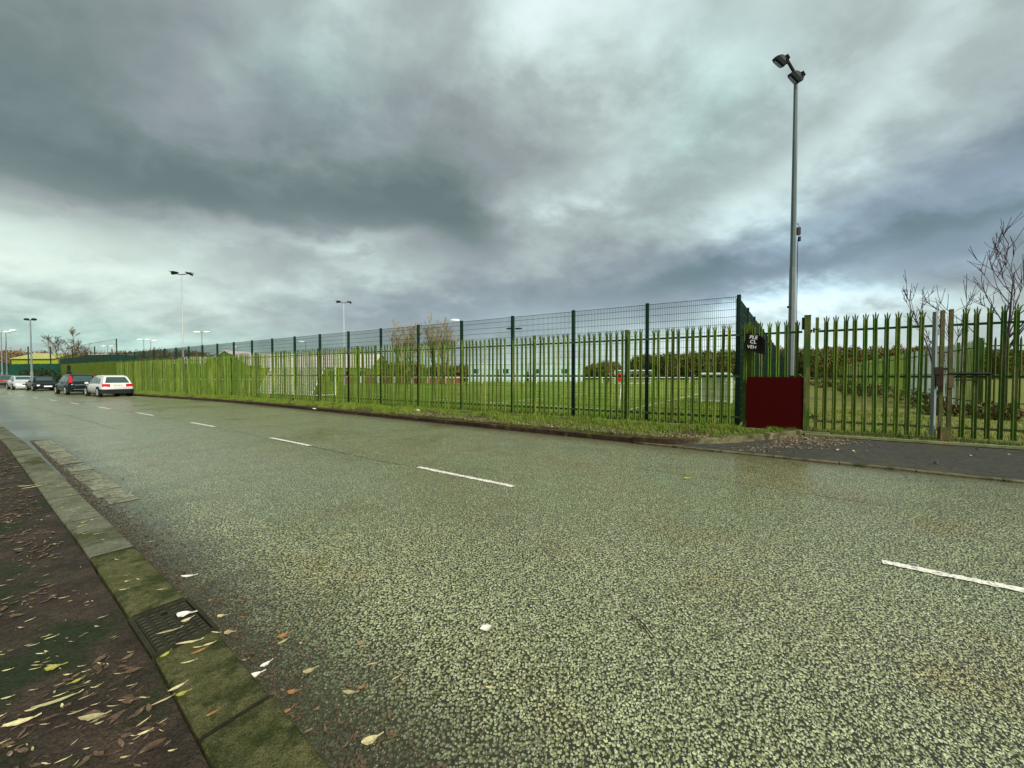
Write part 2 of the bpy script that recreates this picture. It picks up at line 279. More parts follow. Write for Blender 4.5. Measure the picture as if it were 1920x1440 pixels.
M['greycar'] = mat('dark_grey_car_paint', (0.09, 0.095, 0.085), (0.06, 0.065, 0.06), 0.25, 2, spec=0.5)
M['blackcar'] = mat('black_car_paint', (0.005, 0.007, 0.007), (0.004, 0.006, 0.006), 0.22, 2, spec=0.3)
M['tealcar'] = mat('dark_teal_car_paint', (0.004, 0.011, 0.011), (0.003, 0.008, 0.009), 0.22, 2, spec=0.3)
M['leaf_pale'] = mat('pale_leaf', (0.46, 0.42, 0.23), (0.33, 0.28, 0.13), 0.6, 40, c3=(0.20, 0.13, 0.06), s3=45, p3=0.58, rnd=0.3)
M['leaf_white'] = mat('white_leaf', (0.66, 0.64, 0.56), (0.50, 0.48, 0.40), 0.6, 30, c3=(0.30, 0.26, 0.17), s3=40, p3=0.62)
M['leaf_yellow'] = mat('yellow_leaf', (0.30, 0.29, 0.055), (0.20, 0.19, 0.035), 0.6, 40)
M['leaf_orange'] = mat('orange_leaf', (0.30, 0.155, 0.06), (0.17, 0.08, 0.03), 0.6, 40)
M['leaf_brown'] = mat('brown_litter', (0.165, 0.108, 0.066), (0.058, 0.038, 0.025), 0.7, 16, c3=(0.30, 0.225, 0.14), s3=19, p3=0.57, speck=0.5, sscale=200)
M['leaf_mix'] = mat('verge_litter', (0.30, 0.25, 0.15), (0.10, 0.06, 0.035), 0.7, 16, c3=(0.55, 0.50, 0.38), s3=22, p3=0.58)
M['grit'] = mat('gutter_grit', (0.050, 0.042, 0.026), (0.022, 0.018, 0.012), 0.7, 50, c3=(0.14, 0.13, 0.10), s3=60, p3=0.6)
M['skin'] = mat('skin', (0.45, 0.28, 0.2), rough=0.6)
for k, c in {'navy': (0.012, 0.014, 0.03), 'jersey_white': (0.7, 0.7, 0.68), 'jersey_red': (0.4, 0.02, 0.02), 'jersey_teal': (0.1, 0.35, 0.36), 'charcoal': (0.02, 0.02, 0.022)}.items():
    M[k] = mat(k + '_cloth', c, rough=0.85)

# ------------------------------------------------------------------ builders
def tag(o, label=None, cat=None, group=None, kind=None):
    if label: o['label'] = label
    if cat: o['category'] = cat
    if group: o['group'] = group
    if kind: o['kind'] = kind
    return o
def empty(name, loc=(0, 0, 0), rz=0.0, label=None, cat=None, group=None, kind=None):
    o = bpy.data.objects.new(name, None); COL.objects.link(o)
    o.empty_display_size = 0.2; o.location = loc; o.rotation_euler = (0, 0, rz)
    return tag(o, label, cat, group, kind)
def link(name, me, parent=None, loc=(0, 0, 0), rz=0.0, **kw):
    o = bpy.data.objects.new(name, me); COL.objects.link(o)
    o.location = loc; o.rotation_euler = (0, 0, rz)
    if parent: o.parent = parent
    return tag(o, **kw)
class MB:
    def __init__(s): s.v = []; s.f = []; s.m = []; s.mi = 0
    def add(s, vs, fs):
        k = len(s.v); s.v += [tuple(p) for p in vs]; s.f += [[i + k for i in f] for f in fs]; s.m += [s.mi] * len(fs); return s
    def box(s, c, d, rz=0.0, rx=0.0, taper=1.0, ry=0.0):
        x, y, z = (q / 2 for q in d)
        vs = [(-x, -y, -z), (x, -y, -z), (x, y, -z), (-x, y, -z), (-x * taper, -y * taper, z), (x * taper, -y * taper, z), (x * taper, y * taper, z), (-x * taper, y * taper, z)]
        mt = Matrix.Translation(c) @ Matrix.Rotation(rz, 4, 'Z') @ Matrix.Rotation(ry, 4, 'Y') @ Matrix.Rotation(rx, 4, 'X')
        return s.add([mt @ Vector(p) for p in vs], [(0, 3, 2, 1), (4, 5, 6, 7), (0, 1, 5, 4), (1, 2, 6, 5), (2, 3, 7, 6), (3, 0, 4, 7)])
    def tube(s, pts, rad, n=6, cap=True):
        pts = [Vector(p) for p in pts]; rings = []
        for i, p in enumerate(pts):
            d = (pts[min(i + 1, len(pts) - 1)] - pts[max(i - 1, 0)]).normalized()
            a = d.orthogonal().normalized() if abs(d.z) < 0.98 else Vector((1, 0, 0)); a = (a - d * a.dot(d)).normalized(); b = d.cross(a)
            r = rad[i] if isinstance(rad, (list, tuple)) else rad
            rings.append([p + (a * math.cos(2 * math.pi * k / n) + b * math.sin(2 * math.pi * k / n)) * r for k in range(n)])
        vs = [q for r_ in rings for q in r_]; fs = []
        for i in range(len(rings) - 1):
            for k in range(n):
                fs.append((i * n + k, i * n + (k + 1) % n, (i + 1) * n + (k + 1) % n, (i + 1) * n + k))
        if cap: fs.append(tuple(reversed(range(n)))); fs.append(tuple((len(rings) - 1) * n + k for k in range(n)))
        return s.add(vs, fs)
    def extrude(s, poly, axis_from, axis_to, flip=False):
        """poly: list of 3-vectors (planar); extruded by offset"""
        a = [Vector(p) + Vector(axis_from) for p in poly]; b = [Vector(p) + Vector(axis_to) for p in poly]; n = len(poly)
        fs = [tuple(reversed(range(n))), tuple(range(n, 2 * n))] + [(i, (i + 1) % n, n + (i + 1) % n, n + i) for i in range(n)]
        return s.add(a + b, fs)
    def loft(s, rings, cap=True):
        n = len(rings[0]); vs = [q for r_ in rings for q in r_]; fs = []
        for i in range(len(rings) - 1):
            for k in range(n): fs.append((i * n + k, i * n + (k + 1) % n, (i + 1) * n + (k + 1) % n, (i + 1) * n + k))
        if cap: fs.append(tuple(reversed(range(n)))); fs.append(tuple((len(rings) - 1) * n + k for k in range(n)))
        return s.add(vs, fs)
    def mesh(s, name, mats, smooth=False):
        me = bpy.data.meshes.new(name); me.from_pydata(s.v, [], s.f)
        for m in (mats if isinstance(mats, list) else [mats]): me.materials.append(m)
        if isinstance(mats, list): me.polygons.foreach_set('material_index', s.m)
        bm = bmesh.new(); bm.from_mesh(me); bmesh.ops.recalc_face_normals(bm, faces=bm.faces); bm.to_mesh(me); bm.free()
        if smooth: me.polygons.foreach_set('use_smooth', [True] * len(me.polygons))
        me.update(); return me
    def build(s, name, mats, parent=None, loc=(0, 0, 0), rz=0.0, smooth=False, **kw):
        return link(name, s.mesh(name, mats, smooth), parent, loc, rz, **kw)
def np_mesh(name, verts, quads=None, tris=None, material=None):
    me = bpy.data.meshes.new(name); verts = np.asarray(verts, np.float32).reshape(-1, 3)
    loops = []; starts = []; tot = 0
    if quads is not None and len(quads):
        q = np.asarray(quads, np.int32).reshape(-1, 4); loops.append(q.ravel()); starts.append(tot + 4 * np.arange(len(q))); tot += q.size
    if tris is not None and len(tris):
        q = np.asarray(tris, np.int32).reshape(-1, 3); loops.append(q.ravel()); starts.append(tot + 3 * np.arange(len(q))); tot += q.size
    lo = np.concatenate(loops); st = np.concatenate(starts).astype(np.int32)
    me.vertices.add(len(verts)); me.vertices.foreach_set('co', verts.ravel())
    me.loops.add(len(lo)); me.loops.foreach_set('vertex_index', lo.astype(np.int32))
    me.polygons.add(len(st)); me.polygons.foreach_set('loop_start', st)
    me.update(calc_edges=True); me.validate()
    if material: me.materials.append(material)
    return me
def copy_tree(o, parent=None):
    c = o.copy(); COL.objects.link(c)
    if parent: c.parent = parent
    for ch in o.children: copy_tree(ch, c)
    return c

# ------------------------------------------------------------------ survey of the place (metres; camera stands at x=0, y=0)
E1 = (-0.8137, 0.5812); N1 = (0.5812, 0.8137)             # along the road (away to the left) and across it
D_U = [-60, 5, 14, 22, 32, 43, 53, 70, 100, 140, 260]; D_V = [0, 0, .1, .35, 1.0, 1.75, 2.4, 3.6, 6.0, 9.5, 22]
FK_U = [-60, 22, 28.7, 35, 41, 50, 61, 83, 100, 140, 260]; FK_V = [9.05, 9.05, 8.72, 8.05, 7.4, 6.6, 5.7, 4.0, 2.6, -1.0, -13]
def bendy(u): return float(np.interp(u, D_U, D_V))
def far_n(u): return float(np.interp(u, FK_U, FK_V))
def P(u, n, z=0.0): return (E1[0] * u + N1[0] * n, E1[1] * u + N1[1] * n, z)
NEAR_IN, NEAR_OUT = 0.56, 0.83
def near_n(u, n): return n - bendy(u) - max(0.0, 2.8 - u) * 0.032
F0 = (6.10, 10.60); FD = (0.851, -0.526); FN = (-0.526, -0.851)      # fence line: corner, direction to the right, towards the road
def Fp(s, off=0.0, z=0.0): return (F0[0] + FD[0] * s + FN[0] * off, F0[1] + FD[1] * s + FN[1] * off, z)
FRZ = math.atan2(FD[1], FD[0])
def fence_n(u): return 12.17 - 0.0667 * (u - 1.2)
RAD = [(3.0, 9.05), (2.3, 9.08), (1.7, 9.26), (1.2, 9.62), (0.8, 10.15), (0.35, 10.95), (0.0, 11.6), (-0.27, 12.12)]
def ground_at(px, py, z=0.0):
    """where the sight line through a point of a 1920 x 1440 view meets the level z"""
    d = Vector(((px - 960) / FPX, 1.0, -(py - 720) / FPX)); d.rotate(Matrix.Rotation(-PITCH, 3, 'X'))
    k = (z - CAM_H) / d.z
    return (d.x * k, d.y * k, z)

# ================================================================== SETTING
def strip(name, us, lo, hi, zlo, zhi, m, k=1, bumps=0.0, kind='structure'):
    vs = []; qs = []; nn = k + 1
    for u in us:
        for j in range(nn):
            t = j / k
            x, y, _ = P(u, lo(u) + (hi(u) - lo(u)) * t)
            z = zlo + (zhi - zlo) * t
            if bumps: z += bumps * (math.sin(x * 5.1 + 1.3 * y) * math.cos(y * 4.3 - x) + 0.5 * math.sin(11 * x + 7 * y))
            vs.append((x, y, z))
    for i in range(len(us) - 1):
        for j in range(k): qs.append((i * nn + j, (i + 1) * nn + j, (i + 1) * nn + j + 1, i * nn + j + 1))
    o = link(name, np_mesh(name, vs, qs, None, m)); o['kind'] = kind
    bm = bmesh.new(); bm.from_mesh(o.data); bmesh.ops.recalc_face_normals(bm, faces=bm.faces)
    if sum(f.normal.z for f in bm.faces) < 0: bmesh.ops.reverse_faces(bm, faces=bm.faces)
    bm.to_mesh(o.data); bm.free()
    return o
def sheet(name, pts, z, m):
    me = bpy.data.meshes.new(name); me.from_pydata([(x, y, z) for x, y in pts], [], [list(range(len(pts)))]); me.materials.append(m)
    if me.polygons[0].normal.z < 0: me.flip_normals()
    return link(name, me, kind='structure')
U = lambda a, b, st: list(np.arange(a, b + 1e-6, st))
sheet('ground', [(-1500, -1500), (1500, -1500), (1500, 1500), (-1500, 1500)], -0.06, M['field'])
us_long = U(-40, 60, 1.0) + U(63, 255, 6)
strip('road', us_long, lambda u: near_n(u, NEAR_OUT - 0.02), lambda u: far_n(u) + 0.02, 0.0, 0.0, M['asphalt'])
strip('footpath', U(-8, 20, 0.12) + U(20.5, 60, 1) + U(64, 255, 8), lambda u: near_n(u, -5.0), lambda u: near_n(u, NEAR_IN - 0.010), 0.088, 0.076, M['path'], 40, 0.004)
corner_far = (F0[0] + 0.59 * 160, F0[1] + 0.807 * 160)
sheet('playing_field', [Fp(0, -0.02)[:2], corner_far, (-40, 190), (-200, 170), Fp(-150, -0.02)[:2]], 0.13, M['pitch'])
sheet('rough_ground', [Fp(0.0, -0.02)[:2], Fp(60, -0.02)[:2], (200, 30), (200, 160), corner_far], 0.134, M['yard'])
us_v = [-0.25, 0, 0.35, 0.8, 1.2, 1.7, 2.3, 3.0] + U(3.4, 60, 0.4) + U(62, 110, 4)
def rad_n(u):
    return float(np.interp(u, [p[0] for p in reversed(RAD)], [p[1] for p in reversed(RAD)])) if u < 3 else far_n(u)
strip('verge', us_v, lambda u: min(rad_n(u) + 0.10, fence_n(u)), lambda u: max(fence_n(u), rad_n(u) + 0.12), 0.115, 0.165, M['soil'], 10, 0.006)
strip('driveway_apron', U(-30, -1, 1) + [-0.6, -0.25, 0, 0.35, 0.8, 1.2, 1.7, 2.3, 2.9], lambda u: 9.13, lambda u: max(9.16, min(fence_n(u) - 0.02, rad_n(u) + 0.02 if u > -0.3 else 99)), 0.030, 0.09, M['apron'], 6, 0.0015)

# ---- near kerb: a bedding strip with single stones, and the gully set in it
def stone_mesh(u0, u1, lo, hi, z0, z1, m, gap=0.006, name='kerb_stone', chamfer=0.012, jit=0.003):
    mb = MB(); j = random.uniform(-jit, jit); j2 = random.uniform(-jit, jit); jz = random.uniform(-jit, jit)
    u0 += gap; u1 -= gap; c = chamfer
    rings = []
    for u in (u0, (u0 + u1) / 2, u1):
        a, b = lo(u) + j, hi(u) + j2
        rings.append([P(u, a, z0), P(u, b, z0), P(u, b, z1 - c + jz), P(u, b - c, z1 + jz), P(u, a + c, z1 + jz), P(u, a, z1 - c + jz)])
    mb.loft(rings, cap=False); mb.mi = 1; nr = len(rings[0])
    mb.add(rings[0], [tuple(range(nr))]); mb.add(rings[-1], [tuple(range(nr))])
    return mb.mesh(name, [m, M['joint']])
nk = strip('kerb', U(-8, 60, 1) + U(64, 255, 8), lambda u: near_n(u, NEAR_IN + 0.01), lambda u: near_n(u, NEAR_OUT - 0.01), -0.02, -0.02, M['hole'])
joints = [-6.8, -5.7, -4.6, -3.5, -2.4, -1.3, -0.2, 0.85, 1.96, 2.74, 3.30, 4.65, 5.95, 7.25, 8.6, 9.75, 10.6] + [10.6 + 1.1 * k for k in range(1, 60)]
for a, b in zip(joints, joints[1:]):
    if abs(a - 2.74) < 1e-3: continue
    link('kerb_stone', stone_mesh(a, b, lambda u: near_n(u, NEAR_IN), lambda u: near_n(u, NEAR_OUT), -0.05, 0.10, M['kerb'] if b < 5.9 else M['kerb_grey'], 0.013 if a < 7 else 0.008), nk)
# gully cover
gu, gn = (2.74 + 3.30) / 2, (NEAR_IN + NEAR_OUT) / 2
gx, gy, _ = P(gu, gn); grz = math.atan2(E1[1], E1[0]); GL, GW = 0.545, 0.30
gul = empty('drain_cover', (gx, gy, 0.0), grz, 'square cast iron drain cover set between mossy kerb stones', 'drain cover')
mb = MB()
for sy in (-1, 1): mb.box((0, sy * (GW / 2 - 0.011), 0.075), (GL, 0.022, 0.05))
for sxx in (-1, 1): mb.box((sxx * (GL / 2 - 0.011), 0, 0.075), (0.022, GW - 0.046, 0.05))
mb.build('frame', M['iron'], gul)
mb = MB(); mb.box((0, 0, 0.078), (GL - 0.056, GW - 0.056, 0.03)); mb.build('lid', M['iron'], gul)
studs = MB(); holes = MB()
for i in range(11):
    for j in range(5):
        x = -GL / 2 + 0.06 + i * (GL - 0.12) / 10; y = -GW / 2 + 0.05 + j * (GW - 0.10) / 4
        if i in (8, 9) and j == 2: continue
        studs.box((x, y, 0.0965), (0.020, 0.034, 0.007), taper=0.7)
        holes.box((x + 0.021, y, 0.0945), (0.013, 0.026, 0.0025))
studs.build('tread_pattern', M['iron'], gul); holes.build('slot_row', M['hole'], gul)
mb = MB(); mb.tube([(0.17, 0.0, 0.093), (0.17, 0.0, 0.0965)], 0.018, 12); mb.build('key_hole', M['hole'], gul)

# ---- worn channel blocks in the gutter farther along
chn = empty('gutter', kind='structure')
u = 6.8
while u < 14.6:
    if True:
        w0 = 1.0 + random.uniform(-.015, .02); link('channel_block', stone_mesh(u, u + .46, lambda q: near_n(q, w0), lambda q: near_n(q, w0 + .27), -.04, .0045, M['channel'], 0.003, 'channel_block', .004, .006), chn)
    u += .462
# ---- far kerb stones, curved at the driveway, and the dropped kerb across it
fk = strip('far_kerb', U(2.5, 60, 1) + U(64, 250, 8), lambda u: far_n(u) + 0.02, lambda u: far_n(u) + 0.12, 0.05, 0.05, M['kerb_dark'])
u = 3.0
while u < 75:
    u2 = u + 0.95
    link('kerb_stone', stone_mesh(u, u2, far_n, lambda q: far_n(q) + 0.145, -0.05, 0.125, M['kerb_dark'], 0.004, jit=0.004), fk)
    u = u2
pts = [Vector(P(a, b)) for a, b in RAD]
fine = []
for i in range(len(pts) - 1):
    for k in range(3): fine.append(pts[i].lerp(pts[i + 1], k / 3))
fine.append(pts[-1])
for rep in range(3):
    fine = [fine[0]] + [(fine[i - 1] + fine[i] * 2 + fine[i + 1]) / 4 for i in range(1, len(fine) - 1)] + [fine[-1]]
for i in range(0, len(fine) - 3, 3):
    seg = fine[i:i + 4]; rings = []
    for k, p in enumerate(seg):
        idx = i + k; d = (fine[min(idx + 1, len(fine) - 1)] - fine[max(idx - 1, 0)]).normalized(); nrm = Vector((d.y, -d.x, 0))
        if nrm.dot(Vector((-N1[0], -N1[1], 0)) + Vector((-E1[0], -E1[1], 0)) * 0.8) < 0: nrm = -nrm
        q = p + d * (0.003 if k == 0 else (-0.003 if k == 3 else 0)); z = 0.15 + 0.075 * min(1, 2 * idx / len(fine))
        rings.append([q + Vector((0, 0, -0.05)), q - nrm * 0.14 + Vector((0, 0, -0.05)), q - nrm * 0.14 + Vector((0, 0, z)), q - nrm * 0.012 + Vector((0, 0, z)), q + Vector((0, 0, z - 0.012))])
    mb = MB(); mb.loft(rings); mb.build('kerb_stone', M['kerb_pale'] if i > 5 else M['kerb_dark'], fk)
dk = strip('dropped_kerb', U(-20, 3, 1), lambda u: 9.02, lambda u: 9.12, 0.005, 0.005, M['kerb_dark'])
u = 2.95
while u > -12:
    u2 = u - random.uniform(0.88, 0.98)
    link('kerb_stone', stone_mesh(u2, u, lambda q: 9.0, lambda q: 9.135, -0.05, 0.036, M['kerb_pale'], 0.006, chamfer=0.008, jit=0.006), dk)
    u = u2
# ---- edging along the foot of the fence, threshold of the gate
mb = MB(); 
for s0 in np.arange(-60, 1.3, 1.0):
    mb.box(Fp(s0 + 0.5, 0.10, 0.155), (0.992, 0.06, 0.07), FRZ)
link('fence_edging', mb.mesh('fence_edging', M['edging']), kind='structure')
mb = MB(); x, y, _ = Fp(6.5, 0.14); mb.box((x, y, 0.125), (10.0, 0.13, 0.05), FRZ); mb.build('gate_threshold', M['edging'], kind='structure')
# silt line and centre-line paint
marks = [(-2.7, -0.66), (3.2, 5.22), (8.8, 10.72), (14.4, 16.35), (20.3, 22.5), (26.1, 28.1), (31.6, 33.5), (36.8, 38.7), (42.1, 44), (47.3, 49.2), (52.4, 54.3), (58, 60), (64, 66)]
cl = empty('centre_line', (0, 0, 0), kind='structure')
for a, b in marks:
    c = lambda q: 4.52 - bendy(q)
    vs = []; k = 60
    for i in range(k + 1):
        q = a + (b - a) * i / k
        for sgn in (-1, 1):
            e = 0.05 + random.uniform(-0.016, 0.007)
            x, y, _ = P(q, c(q) + sgn * e); vs.append((x, y, 0.0065))
    o = link('line_marking', np_mesh('line_marking', vs, [(2 * i, 2 * i + 1, 2 * i + 3, 2 * i + 2) for i in range(k)], None, M['paint']), cl)
    if o.data.polygons[0].normal.z < 0: o.data.flip_normals()

def seam(u0, u1, nf, w):
    us = U(u0, u1, 0.12); vs = []
    for q in us:
        c = nf(q) + 0.02 * math.sin(q * 1.7) + random.uniform(-.012, .012); ww = w * random.uniform(.3, 1.2)
        for sgn in (-1, 1): x, y, _ = P(q, c + sgn * ww); vs.append((x, y, 0.0045))
    o = link('road_seam', np_mesh('road_seam', vs, [(2 * i, 2 * i + 1, 2 * i + 3, 2 * i + 2) for i in range(len(us) - 1)], None, M['hole']), kind='structure')
    if o.data.polygons[0].normal.z < 0: o.data.flip_normals()
seam(5.4, 40, lambda q: 4.47 - bendy(q), 0.007); seam(-1.2, 3.0, lambda q: 6.55 + .05 * q, 0.006); seam(-6, -2.9, lambda q: 4.5, 0.006); seam(16, 45, lambda q: 2.7 - bendy(q), 0.006)
# ---- loose stone of the road surface in front, grit in the channel
def stones(name, pts, size, hgt, m, z0=0.0):
    n = len(pts); k = 6
    ang = (np.arange(k) * 2 * np.pi / k)[None, :] + rng.uniform(0, 6.28, (n, 1)) + rng.uniform(-.35, .35, (n, k))
    rad = size[:, None] * rng.uniform(0.7, 1.2, (n, k)); asp = rng.uniform(0.6, 1.0, (n, 1)); rot = rng.uniform(0, 3.14, (n, 1))
    lx, ly = np.cos(ang) * rad, np.sin(ang) * rad * asp
    bx = lx * np.cos(rot) - ly * np.sin(rot); by = lx * np.sin(rot) + ly * np.cos(rot)
    tilt = rng.normal(0, 0.10, (n, 2))
    bot = np.stack([pts[:, :1] + bx, pts[:, 1:2] + by, np.full((n, k), z0 - 0.004)], -1)
    s = rng.uniform(0.62, 0.82, (n, 1))
    tz = z0 + hgt[:, None] + bx * tilt[:, :1] + by * tilt[:, 1:]
    top = np.stack([pts[:, :1] + bx * s, pts[:, 1:2] + by * s, tz], -1)
    V = np.concatenate([bot, top], 1).reshape(-1, 3)
    base = (np.arange(n) * 12)[:, None]
    qs = np.concatenate([base + np.array([[i, (i + 1) % 6, 6 + (i + 1) % 6, 6 + i]]) for i in range(6)] + [base + np.array([[6, 7, 8, 9]]), base + np.array([[6, 9, 10, 11]])], 0)
    o = link(name, np_mesh(name, V, qs, None, m)); o['kind'] = 'stuff'; return o
def road_points(n, ymax, nlo=0.9, ymin=1.25):
    yy = np.sqrt(rng.uniform(ymin ** 2, ymax ** 2, n)); xx = rng.uniform(-1.42, 1.42, n) * (yy + 0.1)
    nn = xx * N1[0] + yy * N1[1]; uu = xx * E1[0] + yy * E1[1]
    keep = (nn > nlo) & (nn < 8.7) & ~((np.abs(nn - 4.52) < 0.075) & ((np.abs(uu - 4.2) < 1.1) | (np.abs(uu + 1.68) < 1.1)))
    return np.stack([xx, yy], 1)[keep], nn[keep]
p, nn = road_points(80000, 4.2)
fade = rng.uniform(0, 1, len(p)) < np.clip((4.3 - p[:, 1]) / 2.4, 0, 1) * np.clip((nn - 0.95) / 0.9 + 0.12, 0, 1)
p = p[fade]
road_chips = stones('road_chippings', p, rng.uniform(0.0048, 0.0102, len(p)), rng.uniform(0.0018, 0.0045, len(p)), M['chips'])
tag(road_chips, 'pale angular stone chips bedded in the dark road surface', 'chippings')
n = 8500; uu = rng.uniform(-1, 15, n) ; nn = 0.85 + np.abs(rng.normal(0, 0.13, n)) * rng.uniform(0.4, 1.6, n)
gp = np.stack([E1[0] * uu + N1[0] * nn, E1[1] * uu + N1[1] * nn], 1)
tag(stones('gutter_grit', gp, rng.uniform(0.0025, 0.009, n) * rng.choice([.7, 1, 1.3], n), rng.uniform(0.002, 0.007, n), M['grit']), 'dark grit and silt washed along the foot of the near kerb', 'grit')

# ================================================================== FENCES
def pale_mesh(name, z0, z1, m, w=0.084, d=0.034, head=0.17, splay=0.030):
    """W-section pale with a three pointed head, standing on z0, tip at z1; local x along the fence, -y to the road"""
    mb = MB(); h = w / 2; t = 0.004
    prof = [(-h, 0.002), (-h * 0.62, -d), (-h * 0.2, -d * 0.45), (h * 0.2, -d * 0.45), (h * 0.62, -d), (h, 0.002), (h * 0.55, -d + 2 * t + 0.004), (0, -d * 0.45 + t), (-h * 0.55, -d + 2 * t + 0.004)]
    zt = z1 - head
    mb.loft([[(x, y, z0) for x, y in prof], [(x, y, zt) for x, y in prof]])
    yb = -d * 0.5
    for cx, tipx, tipy, tz, hw in ((0, 0, yb - 0.008, z1, 0.014), (-h * 0.62, -h * 0.62 - splay, yb - 0.035, z1 - 0.045, 0.013), (h * 0.62, h * 0.62 + splay, yb - 0.035, z1 - 0.045, 0.013)):
        a = [(cx - hw, yb - 0.004, zt - 0.01), (cx + hw, yb - 0.004, zt - 0.01), (cx + hw, yb + 0.003, zt - 0.01), (cx - hw, yb + 0.003, zt - 0.01)]
        mx, mz = cx + (tipx - cx) * 0.45, zt + (tz - zt) * 0.62
        b = [(mx - hw, yb - 0.008, mz), (mx + hw, yb - 0.008, mz), (mx + hw, yb - 0.002, mz), (mx - hw, yb - 0.002, mz)]
        mb.loft([a, b], cap=False); k = len(mb.v)
        mb.add(b + [(tipx, tipy, tz)], [(0, 1, 4), (1, 2, 4), (2, 3, 4), (3, 0, 4)])
    return mb.mesh(name, m)
PITCH_M = 0.183
pal = empty('palisade_fence', Fp(0, 0, 0.13), FRZ, 'long run of mossy green palisade fence along the grass verge', 'fence')
pm = [pale_mesh('pale', 0.05, 2.89, M['pale']), pale_mesh('pale', 0.04, 2.87, M['pale']), pale_mesh('pale', 0.05, 2.90, M['pale_moss'])]
ss = [-i * PITCH_M + 0.02 for i in range(-8, 292)]
mi = 0
for s in ss:
    if s > 1.42: continue
    if s < .2 and abs(((s - 0.04 + 1.21) % 2.42) - 1.21) < 0.092: continue
    o = link('pale', pm[random.choices((0, 1, 2), (5, 4, 3))[0]], pal, (s + random.uniform(-.006, .006), 0, 0)); o.rotation_euler = (random.gauss(0, .004), random.gauss(0, .006), random.gauss(0, .03))
mb = MB()
s = ss[-1] - PITCH_M
while s > -76:
    mb.loft([[(s - .04, 0, .05), (s, -.03, .05), (s + .04, 0, .05)], [(s - .04, 0, 2.8), (s, -.03, 2.87), (s + .04, 0, 2.8)]]); s -= PITCH_M
mb.build('far_pales', M['pale_moss'], pal, kind='stuff')
posts_s = [-2.985 - 3.29 * k for k in range(23)] + [0.30]
pmb = MB()
for sy in (-1, 1): pmb.box((0, 0.075 + sy * 0.046 * 0 + sy * 0.026, 1.44), (0.10, 0.008, 2.88))
pmb.box((0, 0.075, 1.44), (0.008, 0.044, 2.88))
post_me = pmb.mesh('post', M['pale_moss'])
for s in posts_s: link('post', post_me, pal, (s, 0, 0))
edges = [1.44] + sorted(posts_s, reverse=True)
rail_cache = {}
for a, b in zip(edges, edges[1:]):
    L = round(a - b, 3)
    if L not in rail_cache:
        q = MB(); q.box((0, 0.016, 0), (L - 0.004, 0.008, 0.055)); q.box((0, 0.0365, 0.0235), (L - 0.004, 0.033, 0.008)); rail_cache[L] = q.mesh('rail', M['rail'])
    for z in (2.555, 1.43, 0.32): link('rail', rail_cache[L], pal, ((a + b) / 2, 0, z))

# ---- welded mesh fence just behind it, and its return along the pitch end
SP = 2.42; MH = 3.64
def panel_mesh(Lp):
    mb = MB(); r = 0.004
    for i in range(int(Lp / 0.05) + 1):
        x = i * 0.05; mb.v += []; mb.loft([[(x - r, -r, 0.05), (x + r, -r, 0.05), (x + r, r, 0.05), (x - r, r, 0.05)], [(x - r, -r, MH - 0.03), (x + r, -r, MH - 0.03), (x + r, r, MH - 0.03), (x - r, r, MH - 0.03)]], cap=False)
    k = 0
    z = 0.07
    while z < MH:
        for yy in (-0.009, 0.009): mb.box((Lp / 2, yy, z), (Lp, 0.0075, 0.0075))
        z += 0.2
    mb.box((Lp / 2, 0, MH - 0.03), (Lp, 0.012, 0.012))
    return mb.mesh('wire_panel', M['mesh'])
wire = panel_mesh(SP - 0.07)
q = MB(); q.box((0, 0, MH / 2), (0.10, 0.085, MH)); q.box((0, 0, MH + 0.008), (0.095, 0.095, 0.016)); q.box((0, -0.052, MH / 2), (0.045, 0.018, MH - 0.1)); mpost = q.mesh('post', M['mesh'])
mf = empty('mesh_fence', Fp(0.04, -0.125, 0.13), FRZ, 'tall dark green welded mesh fence standing close behind the palisade', 'fence')
for k in range(32):
    link('post', mpost, mf, (-SP * k, 0, 0))
    link('wire_panel', wire, mf, (-SP * (k + 1) + 0.035, 0, 0))
rr = math.atan2(0.807, 0.59)
mr = empty('mesh_fence', (F0[0] + 0.16, F0[1] + 0.20, 0.13), rr, 'dark green mesh fence running back from the corner post beside the pitch', 'fence')
for k in range(26):
    link('post', mpost, mr, (SP * k + (0.02 if k == 0 else 0), 0, 0), math.pi)
    link('wire_panel', wire, mr, (SP * k + 0.035, 0, 0))

# ---- the gate: hinge post, two leaves, lock
gp_ = empty('gate_post', Fp(1.535, 0.02, 0.10), FRZ, 'broad green square gate post beside the dark red board', 'gate post')
q = MB(); q.box((0, 0, 1.49), (0.125, 0.125, 2.98)); q.build('post', M['pale_gate'], gp_)
q = MB(); q.box((0, 0, 2.985), (0.14, 0.14, 0.014)); q.build('post_cap', M['pale_moss'], gp_)
q = MB(); q.box((-0.088, 0.0, 2.79), (0.05, 0.07, 0.30)); q.build('end_bracket', M['mesh'], gp_)
for z in (2.60, 0.45):
    q = MB(); q.tube([(0.09, -0.01, z), (0.15, -0.012, z + 0.03), (0.26, -0.02, z + 0.03)], 0.013, 6); q.box((0.075, -0.02, z - 0.01), (0.03, 0.05, 0.08)); q.tube([(0.13, -0.012, z - 0.05), (0.13, -0.012, z + 0.07)], 0.02, 8)
    q.build('hinge', M['rust_dark'], gp_)
gate_pale = [pale_mesh('pale', 0.12, 2.95, M['pale_gate'], 0.088), pale_mesh('pale', 0.11, 2.93, M['pale_gate'], 0.085), pale_mesh('pale', 0.12, 2.94, M['pale_moss'], 0.088)]
